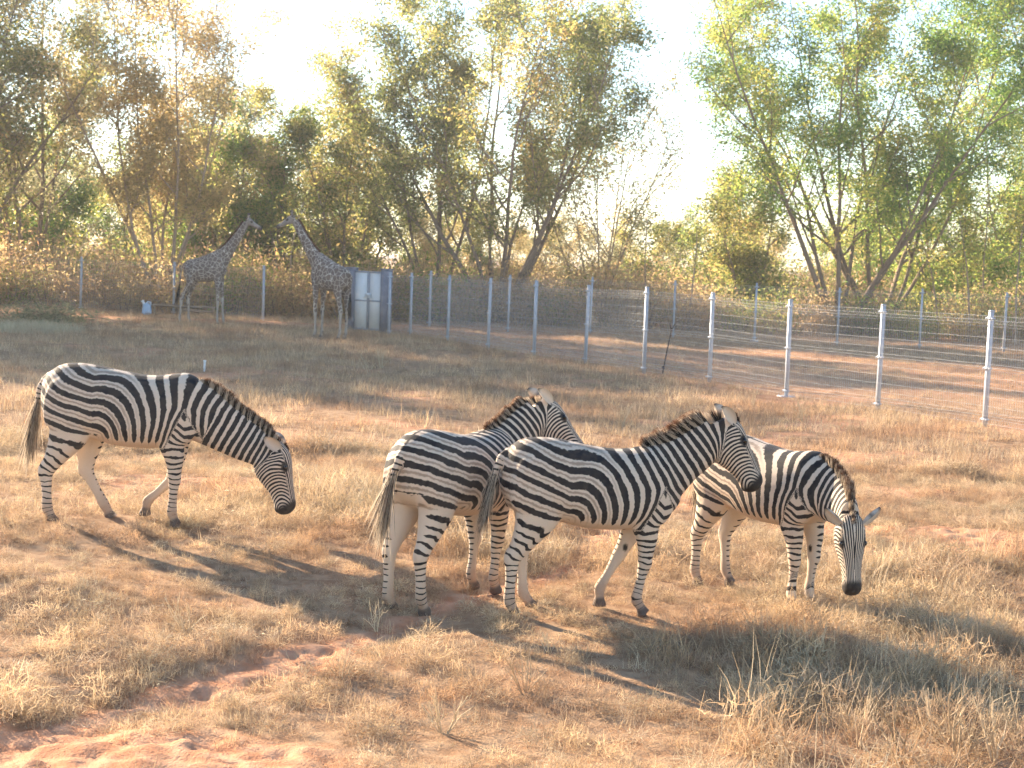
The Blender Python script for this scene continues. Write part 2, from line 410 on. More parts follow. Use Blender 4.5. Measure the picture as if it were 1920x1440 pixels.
def make_grass():
    near_p = [proto_mesh('tuft', M['grass' if i % 3 else 'grass2'], blades(46, .12, .04, .16, .0042, .95, 100 + i, curl=.8), blades(3, .07, .15, .28, .0032, .45, 140 + i)) for i in range(6)]
    fuzz_p = [proto_mesh('weed', M[('grass2', 'grass', 'stalk')[i % 3]], fuzz(150, .15 + .02 * i, .13 + .02 * (i % 3), .0042, 500 + i), blades(8, .08, .1, .22, .0035, .5, 540 + i)) for i in range(5)]
    mat_p = [proto_mesh('thatch', M['grass' if i % 2 else 'grass2'], blades(60, .16, .05, .16, .0045, 1.25, 200 + i, curl=.2)) for i in range(4)]
    tall_p = [proto_mesh('tall_tuft', M['stalk' if i % 2 else 'grass'], blades(16, .10, .14, .36, .0040, .5, 300 + i), blades(36, .14, .06, .2, .0042, 1.0, 340 + i)) for i in range(4)]
    # close field
    x, y, r = spread(60000, 5.2, 19, 1.6, 1)
    b = bare_mask(x, y); den = .55 + .45 * vnoise(x, y, 1.1, 31) + .42 * vnoise(x, y, .35, 32)
    keep = r.uniform(0, 1, len(x)) < np.clip(den, .12, 1) * (1 - .97 * b)
    x, y, b = x[keep], y[keep], b[keep]; n = len(x)
    tallness = smooth(.1, .6, vnoise(x, y, 1.6, 33) * .8 + vnoise(x, y, .5, 34) * .4)
    k = r.uniform(0, 1, n)
    pick = np.where(k < .42, 6 + r.integers(0, 4, n), np.where(k < .42 + .45 * (1 - tallness * .6), r.integers(0, 6, n), 10 + r.integers(0, 4, n)))
    pick = np.where((pick >= 10) & (r.uniform(0, 1, n) > .25 + .6 * tallness), r.integers(0, 6, n), pick)
    pick = np.where((r.uniform(0, 1, n) < .30), 14 + r.integers(0, 5, n), pick)
    s = r.uniform(.5, 1.2, n) * (.66 + .6 * tallness) * (1 - .32 * np.exp(-((y - 10.9) / .9) ** 2))
    rot = np.stack([r.normal(0, .12, n), r.normal(0, .12, n), r.uniform(0, 6.28, n)], -1)
    scatter('dry_grass', 'short dry straw grass covering the ground around the zebras', 'grass',
            np.stack([x, y, gz(x, y)], -1), rot, np.stack([s, s, s * r.uniform(.7, 1.2, n)], -1), pick, near_p + mat_p + tall_p + fuzz_p)
    # far field, coarser blades
    far_p = [proto_mesh('far_tuft', M['grass' if i % 2 else 'grass2'], blades(34, .2, .06, .2, .009, .8, 400 + i, 2), blades(5, .15, .2, .36, .006, .3, 440 + i, 2)) for i in range(5)]
    x, y, r = spread(52000, 18, 56, 3, 2, .9)
    b = bare_mask(x, y); fs = fence_side(x, y)
    keep = r.uniform(0, 1, len(x)) < np.clip(.6 + .5 * vnoise(x, y, 1.8, 41), .1, 1) * (1 - .93 * b) * np.where(fs > 0, .8, 1)
    x, y, fs = x[keep], y[keep], fs[keep]; n = len(x)
    s = r.uniform(.6, 1.2, n) * np.where(fs > 0, .6, 1)
    rot = np.stack([r.normal(0, .1, n), r.normal(0, .1, n), r.uniform(0, 6.28, n)], -1)
    scatter('distant_grass', 'short dry grass on the far ground by the fences', 'grass',
            np.stack([x, y, gz(x, y)], -1), rot, np.stack([s, s, s * r.uniform(.6, 1.1, n)], -1), r.integers(0, 5, n), far_p)

# ------------------------------------------------------------------ animals: lofts, union, stripe field
def superring(c, U, W, n=22, egg=0., pw=2.2):
    a = np.linspace(0, 2 * np.pi, n, endpoint=False); cu, cw = np.cos(a), np.sin(a)
    e = 2 / pw
    su = np.sign(cu) * np.abs(cu) ** e; sw = np.sign(cw) * np.abs(cw) ** e
    return c[None] + su[:, None] * U[None] + (sw * (1 - egg * su))[:, None] * W[None]
def loft(mb, rings):
    n = len(rings[0]); m = len(rings); V = np.concatenate(rings)
    i = np.arange(m - 1)[:, None] * n; j = np.arange(n)[None]; k = (j + 1) % n
    mb.add(V, np.stack([i + j, i + k, i + n + k, i + n + j], -1).reshape(-1, 4))
    for e in (0, m - 1):
        ring = rings[e]; b = mb.n; mb.V.append(np.vstack([ring, ring.mean(0)[None]])); mb.n += n + 1
        a = np.arange(n)
        f = np.stack([a + b, (a + 1) % n + b, np.full(n, b + n)], -1)
        mb.F3.append(f[:, ::-1] if e == 0 else f)
def cr(P, sub=6):
    """Catmull-Rom through rows of P"""
    P = np.asarray(P, float); Q = np.vstack([2 * P[0] - P[1], P, 2 * P[-1] - P[-2]]); out = []
    for i in range(len(P) - 1):
        p0, p1, p2, p3 = Q[i:i + 4]
        for t in np.linspace(0, 1, sub, endpoint=False):
            out.append(.5 * ((2 * p1) + (-p0 + p2) * t + (2 * p0 - 5 * p1 + 4 * p2 - p3) * t ** 2 + (-p0 + 3 * p1 - 3 * p2 + p3) * t ** 3))
    out.append(P[-1]); return np.array(out)
def unit(v): v = np.asarray(v, float); return v / (np.linalg.norm(v, axis=-1, keepdims=True) + 1e-12)
def ellipsoid(mb, c, r, ax=None, n=14, m=8):
    ax = np.eye(3) if ax is None else ax
    rings = []
    for t in np.linspace(-.97, .97, m):
        q = math.sqrt(1 - t * t)
        rings.append(superring(np.asarray(c) + ax[2] * r[2] * t, ax[0] * r[0] * q, ax[1] * r[1] * q, n, 0, 2))
    loft(mb, rings)
def union_mesh(mb, name, voxel, smooth_it=6, fac=.5):
    me = mb.mesh(name); bm = bmesh.new(); bm.from_mesh(me); bmesh.ops.remove_doubles(bm, verts=bm.verts, dist=1e-5)
    bmesh.ops.recalc_face_normals(bm, faces=bm.faces); bm.to_mesh(me); bm.free()
    o = bpy.data.objects.new(name, me); COL.objects.link(o)
    md = o.modifiers.new('r', 'REMESH'); md.mode = 'VOXEL'; md.voxel_size = voxel; md.adaptivity = 0
    ms = o.modifiers.new('s', 'SMOOTH'); ms.factor = fac; ms.iterations = smooth_it
    dg = bpy.context.evaluated_depsgraph_get(); ev = o.evaluated_get(dg)
    out = bpy.data.meshes.new_from_object(ev); bpy.data.objects.remove(o)
    n = len(out.vertices); V = np.empty(n * 3, np.float32); out.vertices.foreach_get('co', V); V = V.reshape(-1, 3).astype(float)
    NN = np.empty(n * 3, np.float32); out.vertices.foreach_get('normal', NN); NN = NN.reshape(-1, 3).astype(float)
    ks = [len(p.vertices) for p in out.polygons[:1]]
    loops = np.empty(len(out.loops), np.int32); out.loops.foreach_get('vertex_index', loops)
    tot = np.empty(len(out.polygons), np.int32); out.polygons.foreach_get('loop_total', tot)
    assert (tot == 4).all()
    return V, loops.reshape(-1, 4), NN
def chain_param(V, C, sig=.035):
    """soft arc-length of the nearest chain point, and distance"""
    s = np.concatenate([[0], np.cumsum(np.linalg.norm(np.diff(C, axis=0), axis=1))])
    d2 = ((V[:, None, :] - C[None]) ** 2).sum(-1)
    w = np.exp(-(d2 - d2.min(1, keepdims=True)) / (2 * sig * sig))
    return (w * s[None]).sum(1) / w.sum(1), np.sqrt(d2.min(1)), d2.argmin(1)
def n3(V, sc_, seed):
    return (vnoise(V[:, 0] + 7 * seed, V[:, 2] + 3.1 * seed, sc_, seed) + vnoise(V[:, 1] + 1.7 * seed, V[:, 2] - V[:, 0], sc_, seed + 5)) * .5
def ear_part(base, d, fwd, L, W, tipdark=True):
    """a cupped ear leaf: base point, direction, opening direction"""
    d = unit(d); side = unit(np.cross(d, fwd)); f = np.cross(side, d)
    nu, nv = 7, 7; V = []; T = []
    prof = [.40, .74, .94, 1.0, .93, .70, .22]
    for layer in (0, 1):
        for i in range(nu):
            t = i / (nu - 1); w = W * prof[i]
            for j in range(nv):
                a = (j / (nv - 1) - .5) * 2
                cup = (a * a) * w * .75
                th = .007 * (1 - abs(a)) * (1 if layer else -1)
                V.append(base + d * (L * t) + side * (a * w * .92) + f * (cup + th - .10 * L * math.sin(t * 2.4)))
                T.append((t, abs(a), layer))
    F = []
    for layer in (0, 1):
        o = layer * nu * nv
        for i in range(nu - 1):
            for j in range(nv - 1):
                q = [o + i * nv + j, o + i * nv + j + 1, o + (i + 1) * nv + j + 1, o + (i + 1) * nv + j]
                F.append(q if layer else q[::-1])
    return np.array(V), np.array(F), np.array(T)
def strands(base, dirs, length, width, side, segs, seed, droop=0.0, bend=None):
    r = np.random.default_rng(seed); n = len(base); pts = [base]; P = base.copy(); D = dirs.copy()
    for i in range(segs):
        P = P + unit(D) * (length / segs)[:, None]; D = D + np.array([[0, 0, -droop]]); pts.append(P.copy())
        if bend is not None: D = D + bend
    V = []; hh = []
    for i, p in enumerate(pts):
        w = (width * (1 - .8 * (i / segs) ** 2) * .5)[:, None]
        V += [p - side * w, p + side * w]; hh += [np.full(n, i / segs)] * 2
    m = 2 * (segs + 1); V = np.stack(V, 1).reshape(-1, 3); hh = np.stack(hh, 1).ravel()
    b = np.arange(n)[:, None] * m
    F = np.concatenate([b + np.array([[2 * i, 2 * i + 1, 2 * i + 3, 2 * i + 2]]) for i in range(segs)])
    return V, F, hh, m

FORE0 = [(.05, .86, .15, .075), (.015, .76, .145, .085), (-.02, .665, .108, .078), (.0, .56, .076, .06), (.005, .46, .054, .048)]
def fore_leg(knee, fet, hoof, y, lift=0.):
    kx, kz = knee; fx, fz = fet; hx, hz = hoof
    e = np.array((-.02, .665)); k = np.array((kx, kz)); f = np.array((fx, fz)); h = np.array((hx, hz))
    L = [(.05, .86, .15, .07), (.015, .76, .14, .085), (-.02, .665, .105, .08)]
    q = e + (k - e) * .38; L.append((q[0] + .012, q[1], .078, .062)); q = e + (k - e) * .75; L.append((q[0] + .008, q[1], .055, .05))
    L.append((k[0] + .004, k[1], .051, .047)); q = k + (f - k) * .2; L.append((q[0], q[1], .041, .037)); q = k + (f - k) * .6; L.append((q[0] - .002, q[1], .033, .03))
    L.append((f[0] - .004, f[1], .041, .037)); q = f + (h - f) * .45; L.append((q[0], q[1], .034, .033)); q = f + (h - f) * .68; L.append((q[0], q[1], .042, .042)); L.append((h[0] + .004, h[1], .056, .052))
    n = len(L); return [(a, y * (1.0 - .22 * min(1, i / 6)), b, c, d) for i, (a, b, c, d) in enumerate(L)]
def hind_leg(hock, fet, hoof, y, stifle=(-.775, .715)):
    s = np.array(stifle); k = np.array(hock); f = np.array(fet); h = np.array(hoof)
    L = [(-.80, .99, .19, .10), (-.80, .86, .195, .115), (s[0] - .02, .73, .165, .105)]
    q = s + (k - s) * .45; L.append((q[0] + .0, q[1], .103, .078)); q = s + (k - s) * .78; L.append((q[0] + .008, q[1], .07, .055))
    L.append((k[0] + .012, k[1], .063, .048)); q = k + (f - k) * .22; L.append((q[0] + .008, q[1], .047, .04)); q = k + (f - k) * .6; L.append((q[0] + .002, q[1], .037, .034))
    L.append((f[0] - .004, f[1], .043, .039)); q = f + (h - f) * .45; L.append((q[0], q[1], .035, .034)); q = f + (h - f) * .68; L.append((q[0], q[1], .043, .042)); L.append((h[0] + .004, h[1], .056, .052))
    return [(a, y * (1.0 - .14 * min(1, i / 6)), b, c, d) for i, (a, b, c, d) in enumerate(L)]
TORSO = [(-1.035, 1.07, .90, .06), (-1.01, 1.13, .83, .115), (-.95, 1.195, .77, .175), (-.87, 1.235, .72, .215), (-.75, 1.247, .685, .243), (-.6, 1.23, .655, .258),
         (-.42, 1.195, .615, .275), (-.22, 1.17, .605, .278), (-.05, 1.182, .622, .252), (.06, 1.195, .655, .215), (.15, 1.155, .70, .175), (.22, 1.08, .76, .12), (.25, 1.0, .83, .06)]
def zebra(name, label, seed, loc, yaw, scale, neck, ndep, nwid, head, legs, tail, tuft_len=.36, fat=1.0, ear_lr=None, mane_h=.085, kind_group='zebras'):
    """neck: centre points; head: (poll, axis, dorsal); legs: fore r, fore l, hind r, hind l (right = -y); tail: points"""
    mb = MB()
    Tp = cr(np.array(TORSO), 4)
    loft(mb, [superring(np.array((x, 0, (t + b) / 2)), np.array((0, 0, (t - b) / 2)), np.array((0, w * fat, 0)), 26, .12, 2.3) for x, t, b, w in Tp])
    for sy in (-1, 1):      # shoulder blade and haunch
        ellipsoid(mb, (.045, sy * .135, .89), (.135, .085, .25)); ellipsoid(mb, (-.80, sy * .135, .95), (.19, .115, .23))
    N = cr(np.array([(*p, d, w) for p, d, w in zip(neck, ndep, nwid)]), 6); NC = N[:, :3]; NT_ = unit(np.gradient(NC, axis=0))
    poll, ha, hd = (np.asarray(v, float) for v in head); ha = unit(ha); hl = unit(np.cross(hd, ha)); hd = np.cross(ha, hl)
    N[0, 3] = .2; N[1, 3] = .205
    lim = np.where(NC[:, 0] < .12, (1.19 - .04 * smooth(.0, -.1, NC[:, 0]) - NC[:, 2]) / np.maximum(.6, np.sqrt(1 - NT_[:, 2] ** 2)), 9); N[:, 3] = np.minimum(N[:, 3], lim)
    u = np.linspace(0, 1, len(NC))[:, None] ** 1.6
    NL = unit(np.array([[0, 1., 0]]) * (1 - u) + hl[None] * u); NL = unit(NL - NT_ * (NL * NT_).sum(1, keepdims=True)); ND = np.cross(NT_, NL)
    loft(mb, [superring(c, d * N[i, 3], l * N[i, 4], 20, .18, 2.1) for i, (c, d, l) in enumerate(zip(NC, ND, NL))])
    HS = [(-.045, .035, -.10, .058), (0, .066, -.135, .084), (.06, .088, -.195, .102), (.13, .088, -.215, .106), (.19, .080, -.205, .098), (.26, .068, -.172, .081), (.33, .060, -.138, .068), (.40, .056, -.122, .064), (.45, .053, -.12, .068), (.49, .038, -.11, .063), (.515, .006, -.088, .046), (.525, -.02, -.06, .02)]
    Hs = cr(np.array(HS), 3)
    loft(mb, [superring(poll + ha * s + hd * (up + lo) / 2, hd * (up - lo) / 2, hl * w, 18, -.06, 2.25) for s, up, lo, w in Hs])
    for sg in (-1, 1):
        ellipsoid(mb, poll + ha * .155 + hd * .036 + hl * sg * .072, (.034, .024, .02), np.array([ha, hd, hl]))
        ellipsoid(mb, poll + ha * .10 - hd * .10 + hl * sg * .055, (.09, .085, .045), np.array([ha, hd, hl]))
        ellipsoid(mb, poll + ha * .475 - hd * .002 + hl * sg * .036, (.03, .02, .02), np.array([ha, hd, hl]))
    ellipsoid(mb, poll + ha * .46 - hd * .095, (.042, .03, .038), np.array([ha, hd, hl]))
    LC = []
    for L in legs:
        Lp = cr(np.array(L), 4); C = np.stack([Lp[:, 0], Lp[:, 1], Lp[:, 2]], -1); T = unit(np.gradient(C, axis=0))
        lat = np.array([[0, 1., 0]]); A = unit(np.cross(lat, T))
        T2 = unit(T * np.array([1, .2, 1])); A = np.where(np.abs(A[:, :1]) > .3, A, np.array([[1., 0, 0]]))
        rings = [superring(c, a * r1, np.array((0, 1., 0)) * r2, 16, 0, 2.1) for c, a, r1, r2 in zip(C, A, Lp[:, 3], Lp[:, 4])]
        hc = C[-1]; rings[-1] = superring(np.array((hc[0], hc[1], hc[2])), np.array((Lp[-1, 3], 0, 0)), np.array((0, Lp[-1, 4], 0)), 16, 0, 2.2)
        loft(mb, rings); LC.append(C)
    Tl = cr(np.array(tail), 6); mb.tube(Tl, np.linspace(.034, .016, len(Tl)), 10)
    V, F, NN = union_mesh(mb, name, .0115, 7)
    # ---- the stripe field
    xc, zc = -.60, .715
    spine = np.vstack([np.array([(x, 0, .92) for x in np.linspace(-1.0, -.12, 30)]), NC[2:], np.array([poll + ha * s - hd * .035 * min(1, s / .1) for s in np.linspace(.05, .5, 18)])])
    # re-sample the spine smoothly
    sl = np.concatenate([[0], np.cumsum(np.linalg.norm(np.diff(spine, axis=0), axis=1))])
    ss = np.linspace(0, sl[-1], 150); spine = np.stack([np.interp(ss, sl, spine[:, k]) for k in range(3)], -1)
    for _ in range(6): spine[1:-1] = spine[1:-1] * .5 + (spine[:-2] + spine[2:]) * .25
    s_all, d_sp, _i = chain_param(V, spine, .05)
    s_head0 = ss[np.argmin(((spine - poll) ** 2).sum(1))]; s_shoulder = ss[np.argmin(((spine - np.array((.05, 0, .97))) ** 2).sum(1))]
    lamk_s = np.array([0, .4, s_shoulder, (s_shoulder + s_head0) / 2, s_head0 - .08, s_head0 + .06, s_head0 + .6]); lamk = np.array([.086, .080, .064, .060, .046, .029, .025])
    fine = np.linspace(0, ss[-1] + .2, 600); cum = np.concatenate([[0], np.cumsum(np.diff(fine) / np.interp(fine[:-1], lamk_s, lamk))])
    phi_s = lambda s: np.interp(s, fine, cum)
    X, Y, Z = V.T; ay = np.abs(Y)
    xs, zs = .085, .93
    wedge = np.clip(zs - Z, 0, .4) * .5
    sgn = np.where(X < xs, 1, -1); away = np.abs(X - xs)
    istorso = (s_all < s_shoulder + .25)
    shift = np.where(istorso, wedge * np.exp(-np.clip(away - wedge, 0, 9) / .16) * sgn * np.clip(1.2 - .0 * away, 0, 1), 0)
    sc0 = xc + 1.0
    dxs = phi_s(s_all + shift) - phi_s(sc0)
    dz = (Z - .705) + .40 * (np.minimum(X, xc) + .80) * smooth(.60, .80, Z); dzs = np.where(dz > 0, dz / .096, dz / .08)
    p = 2.6; px_, pz_ = np.maximum(dxs, 0), np.maximum(dzs, 0)
    pz_ = pz_ * (1 - smooth(.35, .9, s_all - sc0))
    r_ = (px_ ** p + pz_ ** p) ** (1 / p)
    ph = np.where((dxs <= 0), dzs, r_)
    wt = smooth(0, .6, dxs)
    ph = np.where((dxs > 0) & (dzs > 0), r_, ph)
    duty = np.interp(s_all, [0, .35, .8, s_shoulder, s_head0 - .15, s_head0 + .05, s_head0 + .3], [.46, .50, .57, .59, .62, .54, .5])
    duty = np.where(dxs <= 0, .42 + .06 * smooth(0, .5, dz), duty)
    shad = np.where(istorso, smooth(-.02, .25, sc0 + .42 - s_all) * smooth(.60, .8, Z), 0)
    wob = np.full(len(V), .55); dark = np.zeros(len(V)); dust = np.zeros(len(V)); hoof = np.zeros(len(V))
    # head
    rel = V - poll; sh = rel @ ha; sd = rel @ hd; slat = rel @ hl
    ishead = (s_all > s_head0 - .02) & (sh > -.06) & (sh < .57) & (np.hypot(sd + .04, slat) < .19)
    wob = np.where(ishead, .5, wob)
    nd = NN @ hd; nl = NN @ hl
    prof = np.interp(sh, [h[0] for h in HS], [h[1] for h in HS])
    front = ishead & (sd > prof - .045) & (nd > .45)
    ph = np.where(front, np.abs(slat) / .0165 * (1 + .7 * smooth(.1, .36, sh)) + sh * 3.0 + .5, ph)
    duty = np.where(front, .52, duty)
    # cheek stripes sweep forward to the muzzle
    cheek = ishead & ~front
    rho = lambda a, b: np.sqrt((a - .50) ** 2 + (1.6 * (b + .05)) ** 2)
    wc = smooth(-.02, .10, sh); K = float(phi_s(s_head0 + .05) - phi_s(sc0)) + rho(.05, -.05) / .027
    ph = np.where(cheek, ph * (1 - wc) + (K - rho(sh, sd) / .027 + .35 * n3(V, .06, seed + 3)) * wc, ph)
    mz = smooth(.41, .455, sh + .25 * np.clip(sd, -.1, .05)) * ishead
    dark = np.maximum(dark, mz)
    for sg in (-1, 1):
        ec = poll + ha * .157 + hd * .038 + hl * sg * .09
        q = V - ec; de = np.sqrt(((q @ ha) / 1.35) ** 2 + ((q @ hd)) ** 2 + (q @ hl) ** 2)
        dark = np.maximum(dark, 1 - smooth(.026, .038, de))
    # legs
    bodyd = np.where(istorso, 1, 0)
    for li, C in enumerate(LC):
        s, dd, ii = chain_param(V, C, .025); sl_ = np.concatenate([[0], np.cumsum(np.linalg.norm(np.diff(C, axis=0), axis=1))]); hindq = li >= 2
        sidey = C[0, 1]; sameside = (Y * np.sign(sidey) > 0.0)
        ztop = .70 if hindq else .93
        s0 = sl_[np.argmin(np.abs(C[:, 2] - ztop))]
        lf = np.linspace(0, sl_[-1], 300)
        lam = np.interp(lf, [s0, s0 + .2, s0 + .36, s0 + .8], [.085, .062, .045, .034] if hindq else [.062, .05, .044, .034])
        cm = np.concatenate([[0], np.cumsum(np.diff(lf) / lam[:-1])]); cm -= np.interp(s0, lf, cm)
        pl = -np.interp(s, lf, cm)
        if hindq:
            off = 0.0
            reg = sameside & (Z < .74) & (X < -.5) & (dd < .2) & ((Z < .60) | (X < C[np.clip(ii, 0, len(C) - 1), 0] + .16))
            phl = pl
        else:
            chev = pl + 0.5 + np.abs(X - xs) * -8.0 * smooth(.55, .75, Z)
            reg = sameside & (dd < .21) & (((Z < .93) & (np.abs(X - xs) < wedge) & (Z > .62)) | (Z <= .62) & (s_all < s_shoulder + .5) & (dd < .13))
            phl = chev
        reg = reg & ~ishead
        if hindq:
            wl_ = 1 - smooth(.56, .74, Z); ph = np.where(reg, phl * wl_ + ph * (1 - wl_), ph)
        else: ph = np.where(reg, phl, ph)
        ph = np.where(reg, ph + (.32 * n3(V, .085, seed + li) + .22 * n3(V, .04, seed + 9 + li)) * (1 - smooth(.6, .75, Z)), ph)
        zz = Z
        duty = np.where(reg, np.interp(zz, [0.05, .2, .45, .7], [.10, .24, .31, .38] if hindq else [.06, .20, .35, .46]), duty)
        wob = np.where(reg, .4, wob); shad = np.where(reg, 0, shad)
        inner = NN[:, 1] * np.sign(sidey)
        duty = np.where(reg & (Z < .6), duty + .14 * n3(V, .06, seed + 20 + li), duty)
        duty = np.where(reg & (Z < (.72 if hindq else .66)), duty - smooth(.1, -.55, inner) * 0 - .62 * (1 - smooth(-.88, -.40, inner)), duty)
        # chestnut on the inner foreleg
        if not hindq:
            kz = C[np.argmin(np.abs(C[:, 2] - .46))]
            q = V - kz; dc = np.sqrt((q[:, 0] / .6) ** 2 + (q[:, 2]) ** 2)
            dark = np.maximum(dark, reg * (inner < -.5) * (1 - smooth(.022, .034, dc)))
        hz = C[-1, 2]; sfoot = sl_[-1] - s
        hoof = np.maximum(hoof, reg * (1 - smooth(.05, .075, sfoot)))
        dust = np.maximum(dust, reg * (.25 + .75 * (1 - smooth(.05, .30, sfoot))) * (1 - smooth(.2, .55, sfoot)))
    # belly fades to plain
    tor = istorso & (ay < .28)
    under = smooth(.55, .92, -NN[:, 2]) * tor * (Z > .5) * (Z < .78)
    duty = duty - under * .65
    dust = np.maximum(dust, under * .35)
    # rear of the thighs pale, dorsal line dark
    rear = np.where(Z > .84, 0, smooth(.55, .9, -NN[:, 0])) * (1 - smooth(.12, .19, ay)) * (X < -.85) * (Z < 1.08) * (Z > .55); duty = duty - .55 * rear
    dark = np.maximum(dark, (1 - smooth(.006, .014, ay)) * istorso * (NN[:, 2] > .6) * (X < -.05) * (X > -1.0))
    # tail
    st, dt, _ = chain_param(V, Tl, .02)
    onT = (dt < .045) & (st > .10); ph = np.where(onT, st / .04, ph); duty = np.where(onT, .34, duty); shad = np.where(onT, 0, shad)
    dust = np.where(onT, .2, dust)
    ph = ph + .30 * n3(V, .30, seed) * (~ishead) + .0
    # ---- ears joined to the body mesh
    E = []; nV = len(V); attrs = dict(ph=ph, duty=duty, shad=shad, wob=wob, dark=dark, dust=dust, hoof=hoof)
    Vs, Fs = [V], [F]
    el = ear_lr or ((-.80, .42, .42), (-.80, .42, .42))
    for sg, (ea, ed, ew) in zip((-1, 1), el):
        bse = poll + ha * .02 + hd * .03 + hl * sg * .066
        v, f, tt = ear_part(bse, ha * ea + hd * ed + hl * sg * ew, hl * sg * .8 + hd * .45 + ha * .35, .17, .050)
        Vs.append(v); Fs.append(f + nV); nV += len(v); k = len(v)
        rim = smooth(.84, .98, tt[:, 1]) * .3; tip = smooth(.80, .93, tt[:, 0]) * (tt[:, 2] < .5) + .75 * smooth(.86, .97, tt[:, 0])
        band = (1 - tt[:, 2]) * smooth(.42, .52, tt[:, 0]) * (1 - smooth(.6, .68, tt[:, 0])) * .8
        for key, val in dict(ph=np.full(k, .0), duty=np.full(k, -.5), shad=np.zeros(k), wob=np.zeros(k), dark=np.clip(np.maximum.reduce([rim, tip, band]), 0, 1), dust=np.full(k, .08), hoof=np.zeros(k)).items():
            attrs[key] = np.concatenate([attrs[key], val])
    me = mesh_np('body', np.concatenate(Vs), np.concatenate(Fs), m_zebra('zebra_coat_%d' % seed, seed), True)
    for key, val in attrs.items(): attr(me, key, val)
    root = empty('zebra', loc, yaw); root.scale = (scale,) * 3; tag(root, label, 'zebra', kind_group)
    link('body', me, root)
    # ---- mane
    r = np.random.default_rng(seed + 50); n = 4200
    i0 = int(len(NC) * .24); crest = np.vstack([NC[i0:] + ND[i0:] * N[i0:, 3:4], [poll + hd * .06 + ha * .0, poll + hd * .078 + ha * .045]])
    cd = np.vstack([ND[i0:], [unit(hd * .8 - ha * .5), unit(hd * .9 - ha * .2)]]); cl = np.vstack([NL[i0:], [hl, hl]]); ct = np.vstack([NT_[i0:], [ha, ha]])
    u = r.uniform(0, 1, n); fi = u * (len(crest) - 1); a = fi.astype(int).clip(0, len(crest) - 2); fr = (fi - a)[:, None]
    lerp = lambda A: A[a] * (1 - fr) + A[a + 1] * fr
    lat = r.normal(0, .0085, n)[:, None]
    base = lerp(crest) + lerp(cl) * lat - lerp(cd) * .028
    dirs = unit(lerp(cd) + lerp(ct) * (-.30 + r.normal(0, .13, n)[:, None]) + lerp(cl) * (lat * 6 + r.normal(0, .08, n)[:, None]))
    ln = (mane_h + .03) * (.78 + .3 * r.uniform(0, 1, n)) * np.interp(u, [0, .08, .25, .85, .93, 1], [.5, .85, 1, 1.0, .7, .35]) * (1 + .12 * vnoise(u * 30, u * 0, 1, seed))
    sv = unit(lerp(ct) * .75 + lerp(cl) * r.normal(0, .5, n)[:, None])
    v, f, hh, m = strands(base, dirs, ln, np.full(n, .0055), sv, 3, seed + 60)
    mm = mesh_np('mane', v, f, M['mane']); attr(mm, 'hh', hh); attr(mm, 'rr', np.repeat(r.uniform(0, 1, n), m))
    sb, _d, _i2 = chain_param(lerp(crest) - lerp(cd) * .1, spine, .05); pb = phi_s(sb) - phi_s(sc0)
    attr(mm, 'ph', np.repeat(pb, m)); link('mane', mm, root)
    # ---- tail tuft
    n = 1100; k = r.integers(int(len(Tl) * .5), len(Tl), n); td = unit(np.gradient(Tl, axis=0))[k]
    base = Tl[k] + r.normal(0, .009, (n, 3)); dirs = unit(td + r.normal(0, .10, (n, 3)))
    side = unit(np.cross(dirs, r.normal(0, 1, (n, 3))))
    v, f, hh, m = strands(base, dirs, tuft_len * r.uniform(.4, 1.0, n), np.full(n, .0032), side, 4, seed + 70, .10)
    mm = mesh_np('tail_tuft', v, f, M['mane']); attr(mm, 'hh', hh * .5); attr(mm, 'rr', np.repeat(r.uniform(0, 1, n), m)); attr(mm, 'ph', np.repeat(np.where(r.uniform(0, 1, n) < .5, .98, np.where(r.uniform(0, 1, n) < .4, .76, .45)), m))
    link('tail_tuft', mm, root)
    # ---- eyes
    for sg in (-1, 1):
        eb = MB(); ellipsoid(eb, poll + ha * .157 + hd * .038 + hl * sg * .0845, (.019, .016, .0135), np.array([ha, hd, hl]), 12, 8)
        eb.build('eye', M['eye'], root, True)
    return root

